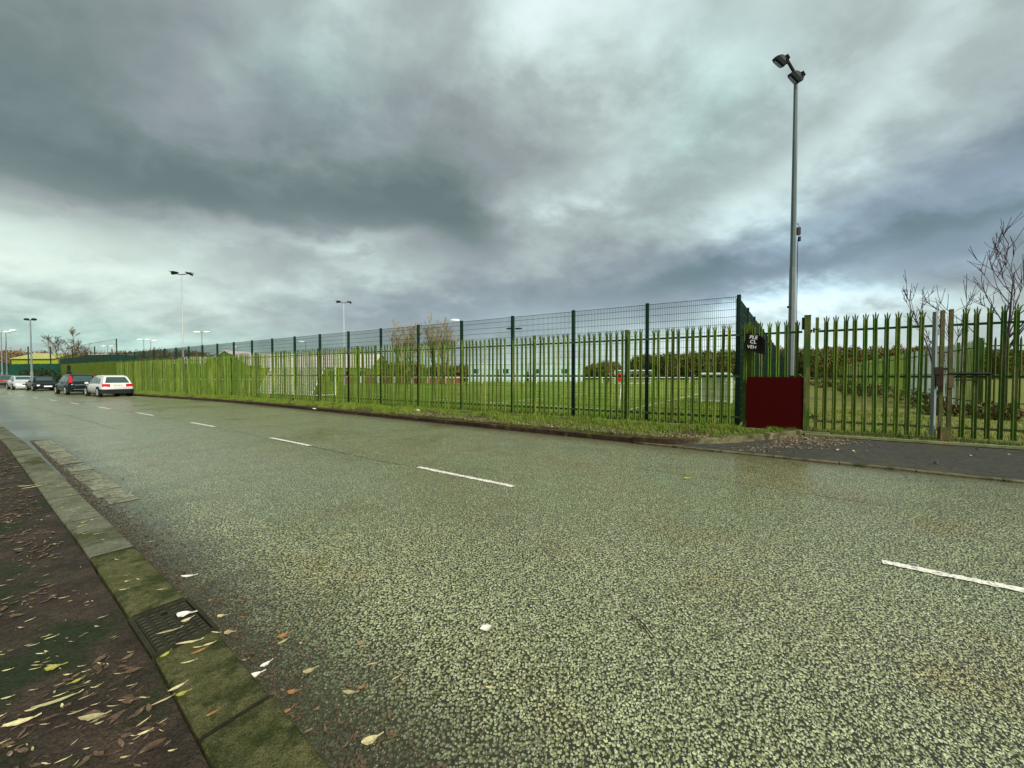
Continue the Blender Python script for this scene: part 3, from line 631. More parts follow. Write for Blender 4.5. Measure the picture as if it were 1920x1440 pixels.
def gate_leaf(s0, s1, label, pal_s, stile_mats):
    g = empty('palisade_gate', Fp((s0 + s1) / 2, 0, 0.13), FRZ, label, 'gate'); c = (s0 + s1) / 2
    for s, mt, h in ((s0, stile_mats[0], 2.84), (s1, stile_mats[1], 2.83)):
        q = MB(); q.box((s - c, 0.045, 0.06 + h / 2), (0.062, 0.062, h)); q.build('stile', mt, g)
    for z in (2.555, 1.43, 0.32):
        q = MB(); q.box(((s0 + s1) / 2 - c, 0.04, z), (s1 - s0 - 0.064, 0.045, 0.05)); q.build('rail', M['rail'] if z > 1 else M['edging'], g)
    for s in pal_s:
        o = link('pale', random.choice(gate_pale), g, (s - c, 0, 0)); o.rotation_euler = (random.gauss(0, .004), random.gauss(0, .005), random.gauss(0, .05))
    return g
g1 = gate_leaf(1.735, 3.915, 'left leaf of the green palisade gate, hinged on the broad post', [1.90 + 0.1845 * i for i in range(10)], (M['pale_moss'], M['rust']))
q = MB(); q.loft([[(3.79 - 2.825 + x, y, 0.12) for x, y in ((-.045, 0), (0, -.045), (.045, 0))], [(3.79 - 2.825 + x, y, 2.86) for x, y in ((-.045, 0), (0, -.045), (.045, 0))]]); q.build('end_pale', M['galv'], g1)
g2 = gate_leaf(4.045, 7.2, 'right leaf of the green palisade gate, with rusty meeting stile', [4.225 + 0.1845 * i for i in range(16)], (M['rust'], M['pale_moss']))
c2 = (4.045 + 7.2) / 2
q = MB(); q.tube([(4.0 - c2, -0.03, 1.50), (4.62 - c2, -0.03, 1.50)], 0.028, 8); q.build('slide_bolt', M['black'], g2)
q = MB(); q.box((4.045 - c2, -0.02, 1.40), (0.085, 0.05, 0.42)); q.build('bolt_plate', M['rust'], g2)
q = MB(); q.box((4.30 - c2, -0.04, 1.36), (0.40, 0.014, 0.03)); q.build('stay_bar', M['rust_dark'], g2)
c1 = (1.735 + 3.915) / 2
q = MB(); q.box((3.86 - c1, -0.03, 1.43), (0.10, 0.07, 0.42)); q.box((3.83 - c1, -0.05, 1.56), (0.10, 0.06, 0.16)); q.box((3.95 - c1, -0.045, 1.60), (0.08, 0.03, 0.05)); q.build('lock_box', M['rust_dark'], g1)
q = MB(); q.box((3.98 - c1, -0.015, 0.18), (0.15, 0.06, 0.30)); q.tube([(3.90 - c1, -0.06, 0.02), (3.90 - c1, -0.06, 0.42)], 0.016, 6); q.build('drop_bolt', M['rust'], g1)

# ---- dark red board and the bent sign on the fence
bd = empty('red_board', Fp(0.865, 0.062, 0.0), FRZ, 'plain dark red board fixed low on the palisade beside the gate post', 'board')
q = MB(); q.box((0, 0, 0.858), (1.235, 0.018, 1.364)); q.build('panel', M['red'], bd)
q = MB()
x = -0.60
while x < 0.6:
    L = random.uniform(0.03, 0.14); q.box((x + L / 2, 0.0, 1.5405 + random.uniform(0, .005)), (L, 0.016, random.uniform(0.006, 0.02))); x += L + random.uniform(0, 0.03)
q.build('torn_top_edge', M['red_edge'], bd)
q = MB(); q.box((-0.47, -0.004, 0.172), (0.19, 0.012, 0.02)); q.build('torn_bottom_strip', M['white'], bd)
sg = empty('warning_sign', Fp(0.42, 0.07, 2.46), FRZ + R(6), 'small crumpled black sign with white letters bent over the palisade', 'sign')
q = MB(); 
gridv = []; nx, nz = 9, 7
for i in range(nx):
    for j in range(nz):
        x = -0.21 + 0.42 * i / (nx - 1); z = -0.22 + 0.44 * j / (nz - 1)
        y = -0.02 - 0.05 * math.sin(i * 0.9) * (0.4 + j / nz) - (0.10 * max(0, (i - 5) / 3) ** 1.5); zz = z - 0.16 * max(0, (i - 4) / 4) ** 1.3 + 0.03 * math.sin(j * 1.3 + i)
        gridv.append((x, y, zz))
back = [(x, y + 0.006, z) for x, y, z in gridv]; N = nx * nz
fs = [(i * nz + j, (i + 1) * nz + j, (i + 1) * nz + j + 1, i * nz + j + 1) for i in range(nx - 1) for j in range(nz - 1)]
fs2 = [tuple(N + k for k in reversed(f)) for f in fs]
rim = [i * nz for i in range(nx)] + [(nx - 1) * nz + j for j in range(1, nz)] + [i * nz + nz - 1 for i in range(nx - 2, -1, -1)] + [j for j in range(nz - 2, 0, -1)]
fs3 = [(rim[k], rim[(k + 1) % len(rim)], N + rim[(k + 1) % len(rim)], N + rim[k]) for k in range(len(rim))]
q.add(gridv + back, fs + fs2 + fs3); pl = q.build('sign_plate', M['black'], sg)
def text(body, size, m, parent, loc, rot, name='lettering', depth=0.002):
    cu = bpy.data.curves.new(name, 'FONT'); cu.body = body; cu.size = size; cu.extrude = depth; cu.align_x = 'LEFT'
    to = bpy.data.objects.new(name, cu); COL.objects.link(to)
    bpy.context.view_layer.update()
    me = bpy.data.meshes.new_from_object(to.evaluated_get(bpy.context.evaluated_depsgraph_get()))
    bpy.data.objects.remove(to); me.materials.clear(); me.materials.append(m)
    o = link(name, me, parent, loc); o.rotation_euler = rot; return o
for body, x, z, sz in (('PLE', -0.135, 0.10, 0.125), ('CL', -0.125, -0.02, 0.125), ('VEH', -0.185, -0.145, 0.115)):
    text(body, sz, M['white'], sg, (x, -0.088, z), (R(90), R(8), 0))
q = MB(); q.box((0.25, -0.13, -0.04), (0.16, 0.03, 0.05), 0, 0, 1, R(28)); q.box((0.31, -0.12, -0.09), (0.03, 0.02, 0.10)); q.build('torn_flap', M['rust_dark'], sg)

# ---- fences beyond the gate
def simple_pale(w=0.07, h=2.75, m=None, name='pale'):
    mb = MB(); mb.loft([[(-w / 2, 0, 0.05), (0, -.028, 0.05), (w / 2, 0, 0.05), (0, -.018, .05)], [(-w / 2, 0, h - .12), (0, -.028, h - .12), (w / 2, 0, h - .12), (0, -.018, h - .12)], [(-.008, -.01, h), (0, -.022, h), (.008, -.01, h), (0, -.014, h)]]); return mb.mesh(name, m)
def far_palisade(p0, p1, label, mats, step=0.18, h=2.75, limit=290, gaps=()):
    p0 = Vector((*p0, 0.134)); p1 = Vector((*p1, 0.134)); L = (p1 - p0).length; d = (p1 - p0) / L
    o = empty('palisade_fence', p0, math.atan2(d.y, d.x), label, 'fence')
    mes = [simple_pale(0.07, h, mm) for mm in mats]; rest = MB(); k = 0; s = 0.1
    while s < L:
        if k < limit: link('pale', mes[int(min(len(mats) - 1, s / L * len(mats)))] if len(mats) < 3 else mes[0 if s < 2.5 else (1 if s < 12.5 else 2)], o, (s, 0, 0))
        else: rest.box((s, 0, h / 2), (0.06, 0.02, h - 0.1))
        k += 1; s += step
    if rest.v: rest.build('far_pales', mats[-1], o, kind='stuff')
    q = MB()
    for z in (h - 0.35, h * 0.5, 0.35): q = MB(); q.box((L / 2, 0.03, z), (L, 0.04, 0.05)); q.build('rail', M['rail'], o)
    s = 0.0; pm_ = MB(); pm_.box((0, 0.09, h / 2), (0.09, 0.09, h)); me = pm_.mesh('post', mats[0])
    while s <= L: link('post', me, o, (s, 0, 0)); s += 2.75
    return o
far_palisade((18.9, 15.6), (57, 67.7), 'palisade fence with a galvanised stretch receding behind the gate', [M['pale_gate'], M['galv_dull'], M['pale']], h=2.95)
far_palisade((18.7, 15.2), (29, 11.5), 'short green palisade run under the bare trees behind the gate', [M['pale_moss'], M['pale']], h=2.95)
q = MB(); sb = empty('metal_cabinet', (21.6, 20.2, 0.134), R(50), 'flat grey metal panel leaning against the receding fence', 'panel')

bpy.data.objects.remove(sb)

# ================================================================== LIGHTING MASTS
def flood_head(parent, x, y, z, rz, dark=True, tilt=35, s=1.0):
    mt = M['lamp_dark'] if dark else M['lamp_pale']
    h = empty('lamp_head', (x, y, z), rz); h.parent = parent
    q = MB(); t = R(tilt)
    rings = []
    for yy, w, hh in ((-0.22, 0.20, 0.03), (-0.20, 0.235, 0.05), (0.0, 0.225, 0.13), (0.16, 0.13, 0.17), (0.27, 0.06, 0.09)):
        rings.append([Vector((-w, yy, -0.02)), Vector((w, yy, -0.02)), Vector((w, yy, hh * 0.6)), Vector((w * 0.6, yy, hh)), Vector((-w * 0.6, yy, hh)), Vector((-w, yy, hh * 0.6))])
    rot = Matrix.Rotation(-t, 3, 'X')
    q.loft([[tuple(rot @ (v * 1.45 * s)) for v in r_] for r_ in rings]); q.build('housing', mt, h)
    q = MB(); q.add([tuple(rot @ (Vector(v) * 1.45 * s)) for v in ((-.18, -.17, -.024), (.18, -.17, -.024), (.18, .14, -.024), (-.18, .14, -.024), (-.18, -.17, -.034), (.18, -.17, -.034), (.18, .14, -.034), (-.18, .14, -.034))], [(0, 1, 2, 3), (4, 7, 6, 5), (0, 4, 5, 1), (1, 5, 6, 2), (2, 6, 7, 3), (3, 7, 4, 0)]); q.build('lamp_glass', M['lamp_glass'], h)
    q = MB()
    for sx_ in (-1, 1): q.tube([tuple(rot @ (Vector((sx_ * .24, 0, .04)) * 1.45 * s)), tuple(rot @ (Vector((sx_ * .24, .16, .2)) * 1.45 * s)), tuple(rot @ (Vector((0, .26, .26)) * 1.45 * s))], 0.025 * s, 5)
    q.build('bracket', mt, h); return h
def mast(x, y, H, label, group=None, r0=0.115, r1=0.065, bar=0.95, barz=0.0, dark=True, s=1.0, detail=False, yaw=0.0, top_m='mast', tilt=35, rise=0.0):
    o = empty('floodlight_mast', (x, y, 0.13), 0, label, 'floodlight', group)
    q = MB(); q.tube([(0, 0, 0), (0, 0, H * 0.46)], [r0, r0 * 0.86], 8); q.build('lower_pole', M['galv'] if top_m == 'mast' else M[top_m], o)
    q = MB(); q.tube([(0, 0, H * 0.46), (0, 0, H)], [r0 * 0.76, r1], 8); q.build('upper_pole', M[top_m], o)
    q = MB(); q.box((0, 0, 0.02), (r0 * 4, r0 * 4, 0.04)); q.build('base_plate', M['galv'], o)
    c, sn = math.cos(yaw), math.sin(yaw)
    q = MB(); q.tube([(-bar * c, -bar * sn, H + 0.1 + rise), (0, 0, H + 0.02), (bar * c, bar * sn, H + 0.1 - rise * .3)], 0.035 * s + 0.005, 6); q.build('cross_arm', M['lamp_dark'] if dark else M['galv'], o)
    return o
m1 = mast(8.60, 12.0, 10.35, 'tall grey floodlight mast with two dark lamps behind the red board', detail=True, yaw=R(30), bar=0.0, r0=0.105, r1=0.056)
for ch in [c for c in m1.children if c.name.startswith('cross_arm')]: bpy.data.objects.remove(ch)
q = MB(); q.tube([(0, 0, 10.25), (0.02, 0, 10.5), (-0.38, -0.05, 11.06)], [0.05, 0.045, 0.04], 6); q.box((0.05, 0, 10.45), (0.34, 0.07, 0.07), 0, 0, 1, R(-20)); q.build('cross_arm', M['lamp_dark'], m1)
def mast_head(parent, c, yaw, roll):
    """lamp seen from behind and below: a faceted bowl opening down to the left, with a gear hood behind it"""
    h = empty('lamp_head', c, 0); h.parent = parent; h.rotation_euler = (R(34), roll, yaw); h.scale = (.6, .6, .6)
    q = MB(); rings = []
    for z, w, d in ((-0.18, 0.29, 0.24), (-0.14, 0.32, 0.27), (0.02, 0.28, 0.24), (0.14, 0.17, 0.15), (0.20, 0.07, 0.06)):
        rings.append([(-w, -d * .6, z), (-w * .6, -d, z), (w * .6, -d, z), (w, -d * .6, z), (w, d * .6, z), (w * .6, d, z), (-w * .6, d, z), (-w, d * .6, z)])
    q.loft(rings); q.build('housing', M['lamp_dark'], h)
    q = MB(); q.box((0, 0, -0.19), (0.44, 0.36, 0.016)); q.build('lamp_glass', M['lamp_glass'], h)
    q = MB(); q.tube([(0.30, 0, -0.06), (0.36, 0, 0.10), (0.28, 0, 0.27), (0.08, 0, 0.30)], 0.045, 6); q.build('bracket', M['lamp_dark'], h)
    q = MB(); q.box((0.14, 0, 0.20), (0.20, 0.14, 0.10)); q.build('gear_box', M['lamp_dark'], h)
mast_head(m1, (-0.53, -0.08, 10.93), R(10), R(32)); mast_head(m1, (-0.15, -0.2, 10.36), R(10), R(38))
q = MB(); q.box((0.13, -0.02, 5.85), (0.10, 0.08, 0.22)); q.box((0.17, -0.02, 5.62), (0.05, 0.06, 0.14)); q.tube([(0.12, 0, 6.1), (0.20, 0, 5.95), (0.14, 0, 5.75)], 0.015, 5); q.build('clamp', M['lamp_dark'], m1)
q = MB(); q.tube([(0.115, -0.03, 5.6), (0.12, -0.03, 2.2)], 0.010, 5); q.build('cable', M['trim'], m1)
for z in (3.55, 2.95): q = MB(); q.box((-0.13, -0.02, z), (0.06, 0.05, 0.06)); q.build('bolt', M['lamp_dark'], m1)

m2 = mast(-31.8, 37.7, 11.1, 'thin white floodlight mast behind the mesh fence above the goal area', 'floodlights along the pitch', r0=0.085, r1=0.045, bar=0.62, top_m='mast_pale')
flood_head(m2, -0.72, 0, 11.28, R(70), True, 20, 0.8); flood_head(m2, 0.72, 0, 11.18, R(-75), True, 30, 0.8)
m3 = mast(-22.6, 52.5, 11.1, 'thinner white floodlight mast beyond the pitch, over the long pale roof', 'floodlights along the pitch', r0=0.10, r1=0.05, bar=0.6, top_m='mast_pale')
flood_head(m3, -0.72, 0, 11.28, R(60), True, 20, 0.8); flood_head(m3, 0.72, 0, 11.2, R(-75), True, 30, 0.8)
def street_lamp(px, py, H, label, heads, group, dark=False, hs=1.0):
    Yd = (H - CAM_H) * FPX / (703 - py); Xd = (px - 960) / FPX * Yd
    o = empty('street_lamp', (Xd, Yd, 0.0), 0, label, 'street lamp', group)
    q = MB(); q.tube([(0, 0, 0), (0, 0, 2.0)], 0.13, 8); q.build('base_column', M['galv'], o)
    q = MB(); q.tube([(0, 0, 2.0), (0, 0, H - 0.1)], [0.085, 0.05], 8); q.build('column', M['galv'], o)
    for sx_, L in heads:
        q = MB(); q.tube([(0, 0, H - 0.25), (sx_ * L * 0.4, 0, H - 0.05), (sx_ * L, 0, H)], 0.035, 5); q.build('arm', M['galv'], o)
        q = MB(); mt = M['lamp_dark'] if dark else M['lamp_pale']
        a = sx_ * (L + 0.05)
        q.loft([[(a + sx_ * x * hs, -w * hs, H + z0), (a + sx_ * x * hs, w * hs, H + z0), (a + sx_ * x * hs, w * .6 * hs, H + z1), (a + sx_ * x * hs, -w * .6 * hs, H + z1)] for x, w, z0, z1 in ((-.15, .08, -.04, .06), (.2, .24, -.08, .17), (.7, .26, -.06, .17), (1.05, .12, 0, .1))]); q.build('lantern', mt, o)
    return o
street_lamp(4.5, 623, 8.0, 'pale street lamp at the far left end of the road', [(1, .4)], 'street lamps down the road')
street_lamp(13.5, 620, 8.4, 'street lamp standing just right of the leftmost one', [(1, .6)], 'street lamps down the road')
street_lamp(60, 600, 7.8, 'taller street lamp with a dark twin head by the green boards', [(1, .12), (-1, .12)], 'street lamps down the road', True, 0.5)
street_lamp(380, 623, 9.0, 'white twin street lamp beyond the mesh fence beside the thin mast', [(1, .35), (-1, .35)], 'car park lamps beyond the pitch')
street_lamp(271, 637, 9.0, 'white twin street lamp over the green container', [(1, .3), (-1, .3)], 'car park lamps beyond the pitch')
street_lamp(284, 639, 9.0, 'single-headed white street lamp close right of the twin lamp', [(1, .3)], 'car park lamps beyond the pitch')
street_lamp(203, 649, 9.0, 'farthest white twin lamp above the brown wood', [(1, .5), (-1, .5)], 'car park lamps beyond the pitch')
street_lamp(574, 641, 8.0, 'lamp with one left-pointing head above the long pale roof', [(-1, .3)], 'car park lamps beyond the pitch')
street_lamp(447, 651, 8.0, 'small distant lamp over the left end of the long pale roof', [(-1, .3)], 'car park lamps beyond the pitch')
street_lamp(866, 601, 9.0, 'lamp with one left-pointing head beside the tan willows', [(-1, .4)], 'car park lamps beyond the pitch', False)
street_lamp(964, 617, 9.0, 'small dark twin lamp seen through the mesh right of the willows', [(1, .2), (-1, .2)], 'car park lamps beyond the pitch', True)

# ================================================================== CARS
def car(pos, rz, label, L=4.3, Wd=1.8, H=1.6, paint='silver', suv=True, plate='plate_y', high_tail=False, bonnet=1.0, group='cars parked along the road', clad=True):
    """local +x is the nose; origin on the ground under the middle"""
    o = empty('parked_car', pos, rz, label, 'car', group); h = Wd / 2; hl = L / 2
    belt = H * 0.625; bm_ = 0.96 * bonnet * H / 1.6 if suv else 0.86 * H / 1.45
    st = [(-hl, 0.80, 0.42, belt * .80), (-hl + .06, .93, 0.30, belt * .95), (-hl + .35, .985, .24, belt), (-hl * .35, 1.0, .22, belt + .02), (hl * .25, 1.0, .22, belt), (hl * .45, .99, .23, bm_ + .02), (hl - .35, .95, .25, bm_ - .10), (hl - .08, .86, .28, bm_ - .22), (hl, .74, .36, bm_ - .36)]
    q = MB(); rings = []
    for x, w, zb, zt in st:
        a = h * w; k = (zt - zb)
        half = [(a * .80, zb), (a * .96, zb + k * .14), (a, zb + k * .40), (a * .985, zb + k * .66), (a * .93, zb + k * .88), (a * .82, zt - .008), (a * .60, zt)]
        rings.append([(x, y, z) for y, z in half] + [(x, -y, z) for y, z in reversed(half)])
    q.loft(rings); q.build('body', M[paint], o, smooth=True)
    # cabin
    if suv: cab = [(-hl + .10, .86, belt - .04, 0), (-hl + .50, .70, H - .07, 1), (-hl + .9, .72, H, 1), (hl * .02, .71, H - .02, 1), (hl * .14, .70, H - .08, 1), (hl * .52, .82, bm_ - .02, 0)]
    else: cab = [(-hl + .38, .82, belt - .02, 0), (-hl + .95, .70, H - .05, 1), (-hl + 1.3, .71, H, 1), (hl * .02, .70, H - .01, 1), (hl * .10, .69, H - .05, 1), (hl * .55, .80, bm_ - .02, 0)]
    xs = cab
    base = []; top = []
    q = MB(); r = []
    B = h * 0.90
    for x, w, z, up in xs:
        zt = max(z, belt - .05)
        r.append([(x, B * .98 if up else h * w, min(belt - .04, zt - .005)), (x, h * w, zt - .05 if up else zt), (x, h * w * .82, zt + (.0 if up else .004)), (x, -h * w * .82, zt + (.0 if up else .004)), (x, -h * w, zt - .05 if up else zt), (x, -(B * .98 if up else h * w), min(belt - .04, zt - .005))])
    q.loft(r); q.build('roof', M[paint], o)
    def glaze(name, quad, off=0.012):
        vs = [Vector(v) for v in quad]; n = (vs[1] - vs[0]).cross(vs[2] - vs[0]).normalized(); ctr = sum(vs, Vector()) / 4
        if n.dot(ctr - Vector((ctr.x * 0.2 if abs(ctr.y) < .3 else ctr.x, 0, H * .4))) < 0: n = -n
        q = MB(); q.add([v + n * off for v in vs] + [v - n * off for v in vs], [(0, 1, 2, 3), (7, 6, 5, 4), (0, 4, 5, 1), (1, 5, 6, 2), (2, 6, 7, 3), (3, 7, 4, 0)]); return q.build(name, M['glass'], o)
    (x0, w0, z0, _), (x1, w1, z1, _), (xr, wr, zr, _), (xf, wf, zf, _), (x2, w2, z2, _), (x3, w3, z3, _) = xs
    def lerp(a, b, t): return a + (b - a) * t
    y_lo, y_hi = h * w0 * .84, h * w1 * .80
    glaze('rear_window', [(lerp(x0, x1, .12), -y_lo, lerp(z0, z1, .12)), (lerp(x0, x1, .12), y_lo, lerp(z0, z1, .12)), (lerp(x0, x1, .88), y_hi, lerp(z0, z1, .88)), (lerp(x0, x1, .88), -y_hi, lerp(z0, z1, .88))])
    y_lo, y_hi = h * w3 * .84, h * w2 * .82
    glaze('windscreen', [(lerp(x3, x2, .08), -y_lo, lerp(z3, z2, .08)), (lerp(x3, x2, .08), y_lo, lerp(z3, z2, .08)), (lerp(x3, x2, .92), y_hi, lerp(z3, z2, .92)), (lerp(x3, x2, .92), -y_hi, lerp(z3, z2, .92))])
    for sy in (-1, 1):
        def side(xa, xb, ta, tb):
            yb, yt = sy * (h * .885), sy * (h * w1 * 1.0)
            zt_ = H - .10
            return [(xa, yb, belt + .01), (xb, yb, belt + .01), (tb, yt + sy * .004, zt_), (ta, yt + sy * .004, zt_)]
        mid = (x1 + x2) / 2 - .05
        glaze('side_window', side(x0 + .62 if suv else x0 + .5, mid - .04, x1 + .30, mid - .04)); glaze('side_window', side(mid + .04, x3 - .25, mid + .04, x2 + .05))
    # lamps, plates, bumpers
    for sy in (-1, 1):
        q = MB()
        if high_tail:
            q.loft([[(-hl + .0, sy * h * .72, belt - .05), (-hl - .02, sy * h * .90, belt - .05), (-hl + .12, sy * h * .93, belt - .05)], [(-hl + .30, sy * h * .68, H - .16), (-hl + .29, sy * h * .80, H - .16), (-hl + .42, sy * h * .82, H - .16)]])
        else:
            q.box((-hl + .045, sy * h * .70, belt - .14), (.10, h * .46, .19), sy * -.22)
        q.build('tail_light', M['tail'], o)
        q = MB(); q.box((hl - .13, sy * h * .62, bm_ - .30), (.20, h * .42, .13), sy * -.45, 0, .8); q.build('headlight', M['headlamp'], o)
        q = MB(); q.box((hl * .36, sy * (h + .07), belt + .02), (.12, .2, .13), 0, 0, .8); q.build('wing_mirror', M[paint], o)
        q = MB(); q.box((0, sy * h * 1.0, belt - .12), (.16, .02, .025)); q.build('door_handle', M['chrome'], o)
    q = MB(); q.box((-hl + .03, 0, belt - .17 if not high_tail else .62), (.04, .54, .115)); q.build('number_plate', M[plate], o)
    q = MB(); q.box((hl + .0, 0, .46), (.05, .54, .115)); q.build('number_plate', M['plate_w'], o)
    q = MB(); q.box((hl - .03, 0, bm_ - .30), (.08, h * .62, .12), 0, 0, .9); q.build('grille', M['trim'], o)
    q = MB()
    rb = [(-hl - .03, .74), (-hl + .08, .97), (-hl + .40, 1.01)]
    q.loft([[(x, -h * w, .24), (x, h * w, .24), (x, h * w, .56), (x, -h * w, .56)] for x, w in rb]); q.build('rear_bumper', M['trim'] if clad else M[paint], o)
    q = MB(); q.box((hl - .16, 0, .34), (.36, h * 1.62, .20)); q.build('front_bumper', M['trim'] if clad else M[paint], o)
    if high_tail:
        q = MB(); q.box((-hl + .0, 0, .80), (.05, 1.1, .03)); q.build('chrome_strip', M['chrome'], o)
        q = MB(); q.box((-hl - .015, 0, .44), (.05, 1.2, .03)); q.build('bumper_strip', M['chrome'], o)
    wr_ = .34 if suv else .31
    for wx in (-hl + .78, hl - .84):
        for sy in (-1, 1):
            arch = MB(); arch.tube([(wx, sy * (h - .18), wr_ + .02), (wx, sy * (h + .006), wr_ + .02)], wr_ + .07, 18); arch.build('wheel_arch', M['trim'], o)
            q = MB(); q.tube([(0, -.11, 0), (0, -.12 * .9, 0), (0, .11, 0)], [wr_ - .03, wr_, wr_ - .03], 18)
            q = MB(); q.tube([(0, -.11, 0), (0, -.06, 0), (0, .06, 0), (0, .11, 0)], [wr_ - .03, wr_, wr_, wr_ - .03], 18)
            wv = empty('wheel', (wx, sy * (h - .09), wr_)); wv.parent = o
            link('tyre', q.mesh('tyre', M['tyre']), wv)
            q = MB()
            q.tube([(0, sy * .105, 0), (0, sy * .122, 0)], wr_ * .24, 10)
            for k in range(6):
                a = k * math.pi / 3; q.box((math.cos(a) * wr_ * .42, sy * .116, math.sin(a) * wr_ * .42), (wr_ * .5, .014, .06), 0, 0, 1, -a)
            q.tube([(0, sy * .109, 0), (0, sy * .113, 0)], wr_ * .70, 18)
            link('rim', q.mesh('rim', M['rim']), wv)
    return o
def heading(u): 
    a = P(u - 2, far_n(u - 2)); b = P(u + 2, far_n(u + 2)); return math.atan2(b[1] - a[1], b[0] - a[0])
car(P(42.3, 6.25), heading(42), 'silver sport utility car seen from behind, nearest of the parked row', 4.3, 1.80, 1.58, 'silver')
car(P(49.0, 5.35), heading(49), 'black tall estate car with long upright tail lights, ahead of the silver one', 4.5, 1.80, 1.66, 'tealcar', high_tail=True, clad=False, plate='plate_w')
car(P(62.9, 4.55), heading(62) + math.pi, 'black saloon car facing us with pale number plate', 4.5, 1.78, 1.45, 'blackcar', False, clad=False)
car(P(69.2, 3.55), heading(69) + math.pi, 'pale silver car facing us, half behind the black saloon', 4.3, 1.75, 1.5, 'silver2', False, clad=False)
car(P(85, 2.9), heading(85), 'dark grey car seen from behind at the far left edge of the road', 4.6, 1.82, 1.6, 'greycar', True)

# ================================================================== PITCH
def goal(pos, rz, w, h, d, label, net_step=0.12, r=0.05, group=None, t=0.010):
    o = empty('goal', pos, rz, label, 'goal', group)
    for x in (-w / 2, w / 2):
        q = MB(); q.tube([(x, 0, 0), (x, 0, h)], r, 8); q.build('goal_post', M['white'], o)
        q = MB(); q.tube([(x, 0, h), (x, d * .4, h), (x, d, 0.05)], r * .6, 6); q.tube([(x, d, .05), (x, 0, .05)], r * .6, 6); q.build('side_frame', M['white'], o)
    q = MB(); q.tube([(-w / 2, 0, h), (w / 2, 0, h)], r, 8); q.build('crossbar', M['white'], o)
    q = MB(); q.tube([(-w / 2, d, .05), (w / 2, d, .05)], r * .6, 6); q.build('ground_bar', M['white'], o)
    q = MB()
    k = int(w / net_step)
    for i in range(1, k):
        x = -w / 2 + w * i / k; q.tube([(x, 0, h), (x, d * .4, h - .03), (x, d, .05)], t, 3, False)
    kz = int((h + d) / net_step / 1.2)
    for j in range(1, kz):
        f = j / kz; p = (d * .4 * f * 2.2, h) if f < .3 else (d * (.264 + (f - .3) / .7 * .736), h * (1 - (f - .3) / .7))
        q.tube([(-w / 2, p[0], p[1]), (w / 2, p[0], p[1])], t, 3, False)
    q.build('net', M['net'], o); return o
goal((10.75, 20.6, 0.13), R(-32), 1.45, 1.50, 0.5, 'small white training goal stacked near the corner of the fence', 0.045, 0.085, None, 0.016)
goal((-15.6, 29.6, 0.13), R(152), 6.4, 2.05, 1.9, 'white junior goal with pale net close behind the fence', 0.09, 0.06)
goal((20.0, 64, 0.13), R(-6), 6.0, 2.2, 1.5, 'distant white goal in front of the wood', 0.2, 0.07)
fl = empty('corner_flag', (4.82, 17.5, 0.13), 0, 'red corner flag on a leaning white pole', 'corner flag')
q = MB(); q.tube([(0, 0, 0), (0.12, 0, 1.55)], 0.022, 6); q.build('pole', M['white'], fl)
q = MB(); q.add([(0.125, -.012, 1.53), (-.10, -.03, 1.50), (-.14, .02, 1.16), (0.09, -.012, 1.18), (0.125, .0, 1.53), (-.10, -.018, 1.50), (-.14, .032, 1.16), (0.09, .0, 1.18)], [(0, 1, 2, 3), (7, 6, 5, 4), (0, 4, 5, 1), (1, 5, 6, 2), (2, 6, 7, 3), (3, 7, 4, 0)]); q.build('flag', M['flag'], fl)
pml = empty('pitch_lines', (0, 0, 0), kind='structure')
def pline(a, b, w=0.10):
    a = Vector((*a, .137)); b = Vector((*b, .137)); d = (b - a).normalized(); n = Vector((-d.y, d.x, 0)) * w / 2
    me = bpy.data.meshes.new('line_marking'); me.from_pydata([a - n, b - n, b + n, a + n], [], [(0, 1, 2, 3)]); me.materials.append(M['white'])
    if me.polygons[0].normal.z < 0: me.flip_normals()
    link('line_marking', me, pml)
g_ = lambda x, y: ground_at(x, y, .137)[:2]
cA = g_(1170, 770)
pline(cA, g_(1345, 730.5)); pline(cA, g_(620, 735.2)); pline(g_(905, 758), g_(1100, 738)); pline(g_(700, 727), g_(1250, 723), .12); pline(g_(1100, 738), g_(800, 726), .1); pline(g_(620, 735), g_(700, 727), .1)
# spectator rail
wr = empty('spectator_rail', (0, 0, 0.13), 0, 'low white spectator rail on posts across the far turf', 'railing')
a = Vector((-43, 44.5, 0)); b = Vector((-27.5, 45.8, 0)); k = 8
q = MB(); q.tube([a + Vector((0, 0, .95)), b + Vector((0, 0, .95))], 0.045, 6); q.build('handrail', M['white'], wr)
pm_ = MB(); pm_.tube([(0, 0, 0), (0, 0, .95)], .05, 6); me = pm_.mesh('post', M['white'])
for i in range(k + 1): link('post', me, wr, a.lerp(b, i / k))
wr2 = empty('spectator_rail', (0, 0, 0.13), 0, 'long white barrier rail running in front of the far hedge', 'railing')
a = Vector((-17, 66, 0)); b = Vector((54, 74, 0)); k = 30
q = MB(); q.tube([a + Vector((0, 0, 1.0)), b + Vector((0, 0, 1.0))], 0.05, 6); q.build('handrail', M['white'], wr2)
for i in range(k + 1): link('post', me, wr2, a.lerp(b, i / k))
